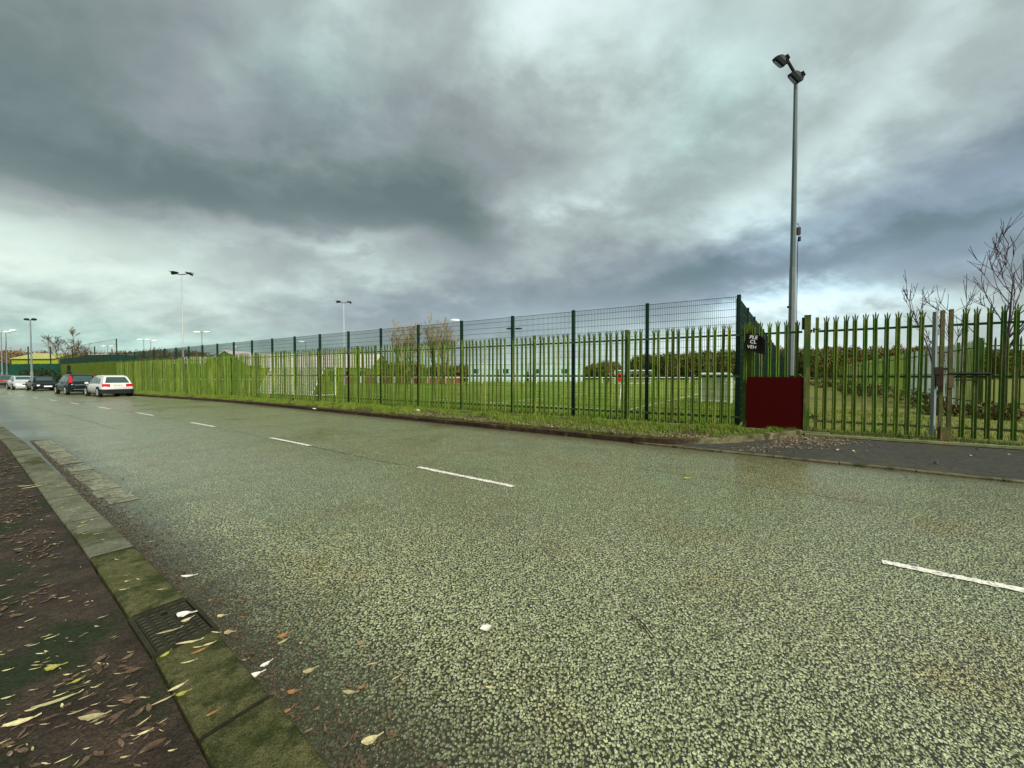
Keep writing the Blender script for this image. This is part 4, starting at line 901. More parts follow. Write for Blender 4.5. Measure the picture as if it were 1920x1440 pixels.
# low brick wall with pale piers and vehicles behind
bw = empty('brick_wall', (0, 0, 0.13), 0, 'low red brick wall with pale piers beyond the pitch', 'wall')
q = MB(); q.box((-19.5, 70, 0.55), (21, 0.25, 1.1)); q.build('wall_face', M['brick'], bw)
q = MB(); q.box((-19.5, 70, 1.14), (21.2, 0.32, 0.08)); q.build('coping', M['roof_pale'], bw)
for i in range(8): q = MB(); q.box((-30 + 3 * i, 69.82, .68), (.35, .35, 1.36)); q.build('pier', M['white'], bw)
sg2 = empty('notice_board', (-24.2, 66.5, 0.13), 0, 'white notice board on a post in front of the dark hedge', 'sign')
q = MB(); q.tube([(0, 0, 0), (0, 0, 3.0)], .05, 6); q.build('post', M['galv'], sg2); q = MB(); q.box((0, -.06, 3.0), (.95, .05, .85)); q.build('panel', M['white'], sg2)
# people on the pitch
def person(x, y, label, top, bottom, face, stride=0.25, arm=0.3, lean=0.0, h=1.72):
    k = h / 1.75
    J = dict(pel=(0, 0, .95), wst=(0, lean * .3, 1.10), chs=(0, lean * .7, 1.33), nek=(0, lean, 1.50), hd0=(0, lean * 1.1, 1.58), hd1=(0, lean * 1.15, 1.72),
             shl=(-.19, lean, 1.43), ell=(-.25, lean + arm * .3, 1.15), hal=(-.23, lean + arm * .9, .95), shr=(.19, lean, 1.43), elr=(.26, lean - arm * .4, 1.15), har=(.25, lean - arm * .5, .92),
             hpl=(-.10, 0, .90), knl=(-.11, stride * .6, .50), anl=(-.11, stride * .8, .08), tol=(-.12, stride * .8 + .16, .03), hpr=(.10, 0, .90), knr=(.11, -stride * .25, .50), anr=(.11, -stride, .10), tor=(.12, -stride + .16, .04))
    rad = dict(pel=.15, wst=.135, chs=.16, nek=.06, hd0=.085, hd1=.10, shl=.075, ell=.048, hal=.04, shr=.075, elr=.048, har=.04, hpl=.10, knl=.065, anl=.045, tol=.035, hpr=.10, knr=.065, anr=.045, tor=.035)
    ed = [('pel', 'wst'), ('wst', 'chs'), ('chs', 'nek'), ('nek', 'hd0'), ('hd0', 'hd1'), ('chs', 'shl'), ('shl', 'ell'), ('ell', 'hal'), ('chs', 'shr'), ('shr', 'elr'), ('elr', 'har'), ('pel', 'hpl'), ('hpl', 'knl'), ('knl', 'anl'), ('anl', 'tol'), ('pel', 'hpr'), ('hpr', 'knr'), ('knr', 'anr'), ('anr', 'tor')]
    ks = list(J); me = bpy.data.meshes.new('body'); me.from_pydata([tuple(c * k for c in J[q_]) for q_ in ks], [(ks.index(a), ks.index(b)) for a, b in ed], [])
    o = bpy.data.objects.new('person', me); COL.objects.link(o)
    md = o.modifiers.new('Skin', 'SKIN')
    for i, q_ in enumerate(ks): me.skin_vertices[0].data[i].radius = (rad[q_] * k, rad[q_] * k); me.skin_vertices[0].data[i].use_root = (q_ == 'pel')
    sb_ = o.modifiers.new('Sub', 'SUBSURF'); sb_.levels = 1; sb_.render_levels = 1
    bpy.context.view_layer.update()
    m2_ = bpy.data.meshes.new_from_object(o.evaluated_get(bpy.context.evaluated_depsgraph_get()))
    bpy.data.objects.remove(o)
    m2_.materials.clear()
    for mm in (M[top], M[bottom], M['skin'], M['charcoal']): m2_.materials.append(mm)
    for pg in m2_.polygons:
        c = pg.center / k; pg.material_index = 3 if c.z > 1.71 else (2 if c.z > 1.50 or (abs(c.x) > .2 and c.z < 1.02 and c.z > .8) else (0 if c.z > .98 else (1 if c.z > .07 else 3)))
        pg.use_smooth = True
    return link('person', m2_, None, (x, y, .13), face, label=label, category='person', group='players and watchers on the far pitch') if False else tag(link('person', m2_, None, (x, y, .13), face), label, 'person', 'players and watchers on the far pitch')
ppl = [(1288, 719, 'person in dark clothes standing right of the far goal', 'navy', 'charcoal', .1, .05), (1312, 720, 'person in black top walking across the pitch', 'charcoal', 'charcoal', 1.2, .3), (1345, 717, 'person in red shirt on the far pitch', 'jersey_red', 'charcoal', 2.0, .2),
       (1362, 722, 'person in dark top and white shorts running', 'charcoal', 'jersey_white', 1.4, .4), (1378, 721, 'person in navy top and white socks bending forward', 'navy', 'jersey_white', -1.2, .35), (1300, 722, 'person in white shirt near the far goal', 'jersey_white', 'navy', .4, .2),
       (1322, 718, 'person in teal shirt on the far pitch', 'jersey_teal', 'charcoal', -.4, .2), (1018, 712, 'person in red coat beside the pale cabins', 'jersey_red', 'charcoal', 0, .1), (985, 711, 'person in dark coat by the long barrier rail', 'charcoal', 'navy', .6, .1), (1142, 718, 'person in dark kit left of the far goal', 'navy', 'navy', 1.5, .25)]
for px, py, lab, tp, bt, fc, stq in ppl:
    x, y, _ = ground_at(px, py, .13); person(x, y, lab, tp, bt, fc, stq, .3, .12 if 'bending' in lab else 0.03, random.uniform(1.65, 1.82))

# ================================================================== BUILDINGS
def shed(x0, x1, y, depth, eave, ridge, wall_m, roof_m, label, ridge_along='x', cat='building', nwin=0, doors=()):
    o = empty('shed', ((x0 + x1) / 2, y, 0.0), 0, label, cat); w = (x1 - x0); hw = w / 2; ov = .25
    q = MB()
    if ridge_along == 'x':
        q.extrude([(0, 0, 0), (0, depth, 0), (0, depth, eave), (0, depth / 2, ridge - .1), (0, 0, eave)], (-hw, 0, 0), (hw, 0, 0)); q.build('wall', wall_m, o)
        rp = [(0, -ov, eave - .1), (0, depth / 2, ridge), (0, depth + ov, eave - .1), (0, depth + ov, eave + .08), (0, depth / 2, ridge + .16), (0, -ov, eave + .08)]
        q = MB(); q.extrude(rp, (-hw - ov, 0, 0), (hw + ov, 0, 0)); rf = q.build('roof', roof_m, o)
        q = MB()
        for i in range(int(w / 1.2)): q.box((-hw + .6 + i * 1.2, depth / 4 - ov / 2, (eave + ridge) / 2 + .15), (.07, math.hypot(depth / 2, ridge - eave), .05), 0, math.atan2(ridge - eave, depth / 2))
        q.build('roof_seams', roof_m, rf)
    else:
        q.extrude([(-hw, 0, 0), (hw, 0, 0), (hw, 0, eave), (0, 0, ridge - .1), (-hw, 0, eave)], (0, 0, 0), (0, depth, 0)); q.build('wall', wall_m, o)
        rp = [(-hw - ov, 0, eave - .15), (0, 0, ridge), (hw + ov, 0, eave - .15), (hw + ov, 0, eave + .12), (0, 0, ridge + .22), (-hw - ov, 0, eave + .12)]
        q = MB(); q.extrude(rp, (0, -ov, 0), (0, depth, 0)); q.build('roof', roof_m, o)
    q = MB()
    k = int(w / 1.0)
    for i in range(k + 1): q.box((-hw + w * i / k, -.02, eave * .48), (.06, .03, eave * .93))
    q.build('cladding_ribs', wall_m, o)
    for dx, dw, dh in doors: q = MB(); q.box((dx, -.05, dh / 2), (dw, .06, dh)); q.build('door', M['board_green'], o)
    for i in range(nwin): q = MB(); q.box((-hw + w * (i + .5) / nwin, -.05, eave * .62), (1.2, .06, .8)); q.build('window', M['glass'], o)
    return o
shed(-115.5, -106.3, 90, 9, 5.3, 6.7, M['lime'], M['lime_roof'], 'small lime yellow shed with pitched pale roof at far left', doors=((-3.2, 1.4, 3),))
shed(-112.5, -103.2, 97, 9, 5.0, 5.9, M['lime'], M['roof_brown'], 'lime yellow shed with low brown roof behind the two bare trees', nwin=0)
gc = empty('green_container', (-89, 86, 0), 0, 'dark green storage container with a pale top beyond the mesh fence', 'container')
q = MB(); q.box((0, 0, 3.2), (9.2, 3, 5.6)); q.build('box', M['board_green'], gc)
q = MB()
for i in range(16): q.box((-4.5 + .6 * i, -1.52, 3.2), (.25, .06, 5.3))
q.build('corrugation', M['board_green'], gc); q = MB(); q.box((0, 0, 6.08), (9.4, 3.2, .14)); q.build('top_plate', M['roof_pale'], gc)
shed(-82, -68, 92, 12, 4.3, 6.0, M['green_clad'], M['roof_pale'], 'low green shed with pale roof between container and green barn')
shed(-63.5, -54.2, 80, 18, 3.6, 6.5, M['green_clad'], M['roof_pale'], 'bright green gabled barn at the left end of the pale hall', 'y', doors=((0, 2.4, 2.6),))
shed(-54, -30.5, 84, 14, 3.2, 6.3, M['lime'], M['roof_pale'], 'long low hall with a pale sheet roof and lime walls', nwin=7, doors=((4, 1.8, 2.4),))
sc = []
for i, (xa, w_) in enumerate(((-8.2, 6.0), (-1.8, 6.0), (4.6, 6.0), (10.8, 5.2))):
    lab = ['pale blue cabin, leftmost of the row beyond the pitch', 'pale blue cabin, second from the left beyond the pitch', 'pale blue cabin, third along, left of the wood', 'pale blue cabin at the foot of the wood, rightmost of its row'][i]
    c = empty('site_cabin', (xa + w_ / 2 - 1, 84, 0.0), 0, lab, 'cabin', 'pale cabins beyond the pitch')
    q = MB(); q.box((0, 0, 2.05), (w_, 3, 3.7)); q.build('wall', M['cont'], c); q = MB(); q.box((0, 0, 3.97), (w_ + .2, 3.2, .12)); q.build('roof', M['white'], c)
    q = MB()
    for k in range(int(w_ / .5)): q.box((-w_ / 2 + .3 + .5 * k, -1.515, 2.05), (.2, .04, 3.4))
    q.build('corrugation', M['cont'], c)
    q = MB(); q.box((-w_ * .25, -1.56, 2.4), (1.2, .05, .9)); q.build('window', M['glass'], c)
# dark green boarded fence at the far left
gf = empty('board_fence', (-82.5, 61.5, 0), R(-17), 'dark teal green boarded fence behind the parked cars', 'fence')
bmsh = MB(); bmsh.box((0, 0, 1.65), (.29, .05, 3.2)); bme = bmsh.mesh('board', M['board_green'])
for i in range(72): o = link('board', bme, gf, (i * .3, random.uniform(-.012, .012), random.uniform(-.03, .03)))
for z in (.6, 2.7): q = MB(); q.box((10.8, .07, z), (21.6, .07, .1)); q.build('rail', M['rail'], gf)
tm = empty('ball_stop_fence', (-96, 74, 0), R(0), 'thin dark ball stop posts and netting by the lime sheds', 'fence')
for i, hh in enumerate((7, 7, 7, 7, 7, 8.5)): q = MB(); q.tube([(i * 4.2, 0, 0), (i * 4.2, 0, hh)], .09, 6); q.build('post', M['mesh'], tm)
for z in (4.6, 3.2): q = MB(); q.tube([(0, 0, z), (21, 0, z)], .05, 4); q.build('rail', M['mesh'], tm)
q = MB(); q.tube([(13, 0, 7), (21, 0, 8.4)], .03, 4)
for i in range(30): q.tube([(13 + i * .27, 0, 4.6), (13 + i * .27, 0, 7 + i * .045)], .012, 3, False)
q.build('netting', M['mesh'], tm)
bl = empty('bollard', (-43.0, 37.8, 0.0), 0, 'dark round-topped bollard behind the tall black car', 'bollard')
q = MB(); q.tube([(0, 0, 0), (0, 0, 1.9), (0, 0, 2.0)], [.16, .16, .10], 8); q.build('post', M['trim'], bl); q = MB(); q.tube([(0, 0, 2.0), (0, 0, 2.45), (0, 0, 2.6)], [.10, .13, .05], 8); q.build('head', M['trim'], bl)

# ================================================================== TREES
def branch(mb, p, d, L, r, depth, spread, up, nsub=(3, 4), minr=0.006, segs=4, wig=0.12, sides=5, shrink=0.62, t0=0.35):
    pts = [Vector(p)]; d = Vector(d).normalized(); rad = [r]
    for i in range(segs):
        d = (d + Vector((random.gauss(0, wig), random.gauss(0, wig), random.gauss(0, wig) + up * 0.12))).normalized()
        pts.append(pts[-1] + d * (L / segs)); rad.append(max(minr * .7, r * (1 - 0.75 * (i + 1) / segs)))
    mb.tube(pts, rad, max(3, sides), False)
    if depth <= 0: return
    for k in range(random.randint(*nsub)):
        t = random.uniform(t0, 1.0); i = min(segs - 1, int(t * segs)); q = pts[i].lerp(pts[i + 1], t * segs - i)
        rr_ = max(minr, rad[i] * 0.62); a = random.uniform(0, 6.28)
        ax = d.orthogonal().normalized(); ax.rotate(Matrix.Rotation(a, 3, d))
        nd_ = (d * math.cos(spread) + ax * math.sin(spread) + Vector((0, 0, up * .35))).normalized()
        branch(mb, q, nd_, L * shrink * random.uniform(.7, 1.15), rr_, depth - 1, spread * random.uniform(.8, 1.15), up, nsub, minr, max(2, segs - 1), wig, sides - 1, shrink, t0)
def bare_tree(x, y, H, label, m_tr, m_tw, group=None, seed=1, r0=None, stems=1, spread=.6, up=.5, depth=3, nsub=(4, 6), minr=.01, z=.13, limbs=7, limb_len=.45, first=.3):
    random.seed(seed); r0 = r0 or H * .02
    o = empty('bare_tree', (x, y, z), 0, label, 'tree', group)
    tr = MB(); cr = MB()
    for sidx in range(stems):
        a = random.uniform(0, 6.28); lean = .0 if stems == 1 else (.34 if stems > 3 else .2)
        d = Vector((math.cos(a) * lean, math.sin(a) * lean, 1)); pts = [Vector((math.cos(a) * .15 * (stems > 1), math.sin(a) * .15 * (stems > 1), 0))]; rad = [r0]
        n = 9
        for i in range(n):
            d = (d + Vector((random.gauss(0, .05), random.gauss(0, .05), .05))).normalized(); pts.append(pts[-1] + d * (H * .92 / n)); rad.append(r0 * (1 - .88 * (i + 1) / n))
        tr.tube(pts, rad, 7, False)
        for k in range(limbs):
            t = random.uniform(first, .97); i = min(n - 1, int(t * n)); q = pts[i].lerp(pts[i + 1], t * n - i); b = random.uniform(0, 6.28)
            nd_ = Vector((math.cos(b) * math.sin(spread), math.sin(b) * math.sin(spread), math.cos(spread) + up * .3))
            branch(cr, q, nd_, H * limb_len * (1.1 - .6 * t) * random.uniform(.8, 1.15), max(minr, rad[i] * .5), depth, .55, up, nsub, minr, 4, .10, 5)
    tr.build('trunk', m_tr, o); cr.build('crown', m_tw, o); return o
bare_tree(24.0, 19.0, 6.9, 'tall bare tree with upswept purple-grey limbs behind the right gate leaf', M['bark'], M['bark'], seed=12, r0=.11, depth=2, nsub=(3, 4), minr=.016, limbs=13, limb_len=.52, first=.30, up=.55, spread=.7)
bare_tree(21.6, 19.3, 5.3, 'smaller bare sapling left of the tall bare tree', M['bark'], M['bark'], seed=9, r0=.07, stems=2, depth=2, nsub=(2, 3), minr=.014, limbs=7, limb_len=.42, first=.3, up=.7)
bare_tree(-16.4, 62, 8.2, 'tan leafless willow with fan-shaped crown, left of a pair', M['twig_brown'], M['twig_tan'], 'pair of tan willows', 21, .20, 5, .5, .8, 3, (3, 4), .018, limbs=7, limb_len=.42, first=.2)
bare_tree(-11.2, 62, 8.6, 'tan leafless willow, denser and right of a pair', M['twig_brown'], M['twig_tan'], 'pair of tan willows', 33, .22, 6, .5, .8, 3, (3, 4), .018, limbs=7, limb_len=.42, first=.2)
bare_tree(-70.8, 61.0, 6.9, 'rounded bare tree beside the lime shed, left of two', M['twig_brown'], M['twig_brown'], 'two bare trees by the road', 41, .16, 1, .75, .35, 3, (3, 5), .016, z=0, limbs=13, limb_len=.34, first=.3)
bare_tree(-67.3, 60.6, 8.0, 'slightly taller bare tree above the black car, right of two', M['twig_brown'], M['twig_brown'], 'two bare trees by the road', 43, .17, 1, .7, .4, 3, (3, 5), .016, z=0, limbs=14, limb_len=.32, first=.3)
random.seed(3)
def leafy_mass(name, centres, m, n_each, sz, label, cat, kind='stuff', squash=1.0, twigs=True):
    vs = []; qs = []
    for (x, y, z, rx, rz_) in centres:
        v = rng.normal(0, 1, (n_each, 3)); v /= np.linalg.norm(v, axis=1)[:, None]; v *= rng.uniform(.25, 1, (n_each, 1)) ** .45
        v *= rng.uniform(.72, 1.05, (n_each, 1))
        c = np.array([x, y, z]) + v * np.array([rx, rx, rz_])
        d1 = rng.normal(0, 1, (n_each, 3)); d1[:, 2] = np.abs(d1[:, 2]) * 2.2; d1 /= np.linalg.norm(d1, axis=1)[:, None]
        d2 = np.cross(d1, rng.normal(0, 1, (n_each, 3))); d2 /= np.linalg.norm(d2, axis=1)[:, None] + 1e-6
        s = sz * rng.uniform(.5, 1.4, (n_each, 1)); w = s * rng.uniform(.16, .42, (n_each, 1))
        q = np.stack([c - d1 * s - d2 * w * .5, c - d1 * s * .2 + d2 * w, c + d1 * s, c - d2 * w], 1)
        k = sum(len(a) for a in vs); vs.append(q.reshape(-1, 3)); qs.append(k + np.arange(4 * n_each).reshape(-1, 4))
    o = link(name, np_mesh(name, np.concatenate(vs), np.concatenate(qs), None, m)); tag(o, label, cat, None, kind); return o
cs = []
for i in range(190):                       # the wooded bank behind the pitch
    t = random.random(); px = 1040 + t * 900; Yd = random.uniform(118, 165); x = (px - 960) / FPX * Yd
    top = np.interp(px, [1040, 1080, 1120, 1180, 1240, 1300, 1380, 1460, 1560, 1750, 1940], [697, 690, 682, 670, 661, 659, 655, 651, 654, 650, 655]) + random.uniform(-3, 4)
    H = CAM_H + (703 - top) * Yd / FPX; r_ = random.uniform(2.2, 3.8); cs.append((x, Yd, H * .52, r_, H * .50)); 
leafy_mass('woodland', cs, M['wood'], 1500, .42, 'brown and olive winter woodland on the bank behind the pitch', 'wood')
cs = []
for i in range(60):
    px = random.uniform(1450, 1800); Yd = random.uniform(170, 200); x = (px - 960) / FPX * Yd
    top = 652 + random.uniform(-5, 4); H = CAM_H + (703 - top) * Yd / FPX; cs.append((x, Yd, H * .55, random.uniform(3, 5), H * .47))
leafy_mass('woodland', cs, M['wood_red'], 1000, .62, 'russet winter wood on the slope seen through the gate', 'wood')
cs = []
for i in range(70):
    px = random.uniform(-60, 420); Yd = random.uniform(150, 190); x = (px - 960) / FPX * Yd
    top = np.interp(px, [-60, 20, 60, 120, 220, 300, 420], [655, 655, 656, 664, 660, 654, 660]) + random.uniform(-3, 6); H = CAM_H + (703 - top) * Yd / FPX; cs.append((x, Yd, H * .55, random.uniform(3.5, 6), H * .47))
leafy_mass('woodland', cs, M['wood_red'], 1000, .62, 'russet winter wood on the skyline behind the sheds', 'wood')
cs = []
for i in range(60):
    px = random.uniform(600, 1080); Yd = random.uniform(88, 110); x = (px - 960) / FPX * Yd
    top = np.interp(px, [600, 700, 860, 960, 1080], [690, 672, 682, 694, 692]) + random.uniform(-2, 5); H = CAM_H + (703 - top) * Yd / FPX; cs.append((x, Yd, H * .5, random.uniform(1.8, 3), H * .5))
leafy_mass('hedge', cs, M['wood'], 380, .5, 'dark olive hedge line beyond the pitch under the willows', 'hedge')
cs = [(-57.5 - 1.5 * i, 48.5 + .9 * i + random.uniform(-.4, .4), 1.1, 1.3, 1.2 + .2 * (i % 3)) for i in range(7)]
b_ = leafy_mass('bush', cs, M['bush'], 700, .18, 'dark evergreen bush between the black saloon and the tall black car', 'bush', None)
cs = []
for i in range(26):
    t = random.random(); x = 18.6 + t * 30 - random.uniform(.4, 3.5) - t * 2; y = 15.6 + t * 41 + random.uniform(-1, 1); cs.append((x, y, .4, random.uniform(.5, 1.2), random.uniform(.35, .8)))
for i in range(10): cs.append((random.uniform(15, 20), random.uniform(12.6, 14.6), .3, .6, random.uniform(.2, .4)))
leafy_mass('undergrowth', cs, M['weed'], 260, .11, 'brown dead undergrowth along the foot of the receding fence', 'undergrowth')

# ================================================================== GRASS, LITTER
def blades(name, pts, hgt, wid, m, label):
    n = len(pts); a = rng.uniform(0, 6.28, n); ln = rng.uniform(.1, .8, n) * hgt; b = a + rng.normal(0, .6, n)
    dx, dy = np.cos(a) * wid, np.sin(a) * wid; ox, oy = -np.sin(b) * ln, np.cos(b) * ln
    x, y, z = pts.T
    V = np.stack([np.stack([x - dx, y - dy, z - .004], 1), np.stack([x + dx, y + dy, z - .004], 1), np.stack([x + dx * .7 + ox * .35, y + dy * .7 + oy * .35, z + hgt * .6], 1), np.stack([x - dx * .7 + ox * .35, y - dy * .7 + oy * .35, z + hgt * .6], 1), np.stack([x + ox, y + oy, z + hgt], 1)], 1).reshape(-1, 3)
    k = (np.arange(n) * 5)[:, None]
    o = link(name, np_mesh(name, V, k + np.array([[0, 1, 2, 3]]), k + np.array([[3, 2, 4]]), m)); return tag(o, label, 'grass', None, 'stuff')
def vnoise(x, y, s):
    return np.sin(x * s + 1.7 * np.sin(y * s * .7)) * np.cos(y * s * .9 + 1.3 * np.sin(x * s * .6)) + .5 * np.sin(2.3 * s * x + y * s)
n = 120000; uu = -0.3 + 46 * rng.uniform(0, 1, n) ** 1.6
lo = np.array([rad_n(q) for q in uu]) + .16; hi = fence_n(uu) - .02; tt = rng.uniform(0, 1, n); nn = lo + (hi - lo) * tt
ok = (hi > lo + .05) & (tt > .04)
x = E1[0] * uu + N1[0] * nn; y = E1[1] * uu + N1[1] * nn
dens = np.clip(.42 + .50 * vnoise(x, y, 2.2) + .32 * vnoise(x, y, 7) + (tt - .35) * .5, .04, 1); ok &= rng.uniform(0, 1, n) < dens
p = np.stack([x, y, .115 + .05 * tt], 1)[ok]
hg = rng.uniform(.025, .10, len(p)) * (0.4 + 1.2 * dens[ok]); blades('grass', p, hg, rng.uniform(.003, .007, len(p)), M['blade'], 'rough green grass growing on the verge between kerb and fence')
n = 26000; s_ = rng.uniform(1.5, 14, n); of = -rng.uniform(.15, 9, n) ** 1.0
x = F0[0] + FD[0] * s_ + FN[0] * of; y = F0[1] + FD[1] * s_ + FN[1] * of; ok = (vnoise(x, y, 1.3) > .05) | (rng.uniform(0, 1, n) < .25)
p = np.stack([x, y, np.full(n, .134)], 1)[ok]; blades('grass', p, rng.uniform(.03, .13, len(p)), rng.uniform(.003, .008, len(p)), M['blade'], 'yellowing tufts on the rough track behind the gate')
n = 3000; s_ = rng.uniform(1.5, 8, n); of = rng.normal(.04, .05, n)
p = np.stack([F0[0] + FD[0] * s_ + FN[0] * of, F0[1] + FD[1] * s_ + FN[1] * of, np.full(n, .135)], 1); blades('grass', p, rng.uniform(.02, .07, n), rng.uniform(.003, .006, n), M['blade'], 'thin moss and grass line along the gate threshold')
n = 90000; s_ = -50 * rng.uniform(0, 1, n) ** 1.4 - .05; of = -.25 - 14 * rng.uniform(0, 1, n) ** 1.5
x = F0[0] + FD[0] * s_ + FN[0] * of; y = F0[1] + FD[1] * s_ + FN[1] * of; keep = (x - F0[0]) * .807 - (y - F0[1]) * .59 < .2
p = np.stack([x, y, np.full(n, .13)], 1)[keep]; blades('grass', p, rng.uniform(.02, .07, len(p)), rng.uniform(.004, .009, len(p)), M['blade'], 'short turf of the pitch just behind the fence')

def flat_leaves(name, pts, z, size, asp, m, label, tilt=.25):
    n = len(pts); a = rng.uniform(0, 6.28, n); L = size; w = size * asp
    ux, uy = np.cos(a), np.sin(a); up1 = rng.normal(0, tilt, n) * L * .3; up2 = rng.normal(0, tilt, n) * L * .3
    def pt(f, g, h): return np.stack([pts[:, 0] + ux * L * f - uy * w * g, pts[:, 1] + uy * L * f + ux * w * g, z + h], 1)
    zz = np.zeros(n)
    e = [.30 * L * asp * rng.uniform(0, 1, n) for _ in range(4)]
    V = np.stack([pt(-.5, 0, np.abs(up1)), pt(-.24, .40, e[0]), pt(.12, .5, e[1]), pt(.5, 0, np.abs(up2)), pt(.14, -.46, e[2]), pt(-.22, -.42, e[3]), pt(-.02, .05, zz)], 1).reshape(-1, 3)
    k = (np.arange(n) * 7)[:, None]
    tr = np.concatenate([k + np.array([[i, 6, (i + 1) % 6]]) for i in range(6)], 0)
    o = link(name, np_mesh(name, V, None, tr, m)); return tag(o, label, 'leaf litter', None, 'stuff')
n = 34000; uu = rng.uniform(-2, 18, n); nn = rng.uniform(-4, .47, n); x = E1[0] * uu + N1[0] * nn; y = E1[1] * uu + N1[1] * nn
ok = (vnoise(x, y, 1.9) + .4 * vnoise(x, y, 6) > -.25) & (y > .6)
p = np.stack([x, y], 1)[ok]; flat_leaves('leaf_litter', p, .091, rng.uniform(.012, .062, len(p)) * rng.choice([.7, 1, 1.5], len(p)), rng.uniform(.14, .5, len(p)), M['leaf_brown'], 'trodden brown leaf litter spread over the near footpath')
n = 2600; uu = rng.uniform(.0, 12, n); lo = np.array([rad_n(q) for q in uu]) + .17; nn = lo + np.abs(rng.normal(0, .5, n)); ok = nn < fence_n(uu) - .1
p = np.stack([E1[0] * uu + N1[0] * nn, E1[1] * uu + N1[1] * nn], 1)[ok]; flat_leaves('leaf_litter', p, .180, rng.uniform(.03, .085, len(p)), rng.uniform(.3, .6, len(p)), M['leaf_mix'], 'pale dead leaves caught in the verge grass behind the kerb', .6)
n = 4200; uu = rng.uniform(-1.6, 2.6, n); lo = np.full(n, 9.25); hi = np.array([rad_n(q) if q > -.25 else 12.0 for q in uu]) - .03
nn = hi - np.abs(rng.normal(0, .65, n)); ok = (nn > lo) & (uu > -0.8 + .4 * rng.normal(0, 1, n))
p = np.stack([E1[0] * uu + N1[0] * nn, E1[1] * uu + N1[1] * nn], 1)[ok]; zz = .037 + (p @ np.array(N1) - 9.13) / 3.0 * .066
flat_leaves('leaf_litter', p, zz, rng.uniform(.03, .085, len(p)), rng.uniform(.3, .55, len(p)), M['leaf_mix'], 'drift of dead leaves against the curved kerb by the driveway', .5)

n = 2600; uu = rng.uniform(-1, 16, n); nn = rng.uniform(-3.5, .47, n)
p = np.stack([E1[0] * uu + N1[0] * nn, E1[1] * uu + N1[1] * nn], 1); p = p[p[:, 1] > .7]
flat_leaves('leaf_litter', p, .094, rng.uniform(.010, .034, len(p)), rng.uniform(.15, .4, len(p)), M['leaf_pale'], 'tiny pale leaf fragments speckled over the near footpath')
n = 2200; uu = rng.uniform(-1, 13, n); nn = .85 + np.abs(rng.normal(0, .16, n))
p = np.stack([E1[0] * uu + N1[0] * nn, E1[1] * uu + N1[1] * nn], 1)
flat_leaves('leaf_litter', p, .006, rng.uniform(.010, .045, len(p)), rng.uniform(.2, .5, len(p)), M['leaf_brown'], 'wet brown leaf debris lying along the near gutter', .5)
# single leaves that stand out
def leaf_mesh(L, w, m, curl=.3, stalk=.25, seedv=0):
    rs = random.Random(seedv); mb = MB(); k = 7; left = []; right = []; mid = []
    for i in range(k):
        t = i / (k - 1); ww = w * math.sin(math.pi * min(1, .04 + t * .94)) ** .8 * .5; x = (t - .5) * L; z = curl * L * (t - .4) ** 2 * rs.uniform(.6, 1.2); bend = .10 * L * math.sin(t * 2.2 + seedv)
        mid.append((x, bend, z + .001)); left.append((x, bend + ww, z + ww * .35 + .001)); right.append((x, bend - ww, z + ww * .25 * rs.random() + .001))
    V = mid + left + right; F = []
    for i in range(k - 1): F += [(i, i + 1, k + i + 1, k + i), (2 * k + i, 2 * k + i + 1, i + 1, i)]
    mb.add(V, F)
    if stalk: mb.tube([mid[-1], (mid[-1][0] + L * stalk, mid[-1][1] + L * .05, mid[-1][2] + .004)], .0022, 4)
    return mb.mesh('fallen_leaf', m)
LM = {}
for mk in ('leaf_pale', 'leaf_white', 'leaf_yellow', 'leaf_orange'):
    LM[mk] = [leaf_mesh(.10, .015, M[mk], .25, .12, 1), leaf_mesh(.085, .026, M[mk], .35, .2, 2), leaf_mesh(.06, .034, M[mk], .4, .35, 3), leaf_mesh(.12, .017, M[mk], .2, .1, 4)]
def put_leaf(px, py, z, mk, shape, scale, label, group=None, ang=None):
    x, y, _ = ground_at(px, py, z); o = link('fallen_leaf', LM[mk][shape], None, (x, y, z), random.uniform(0, 6.28) if ang is None else ang)
    o.scale = (scale,) * 3; return tag(o, label, 'leaf', group)
ZP, ZK = .094, .1025
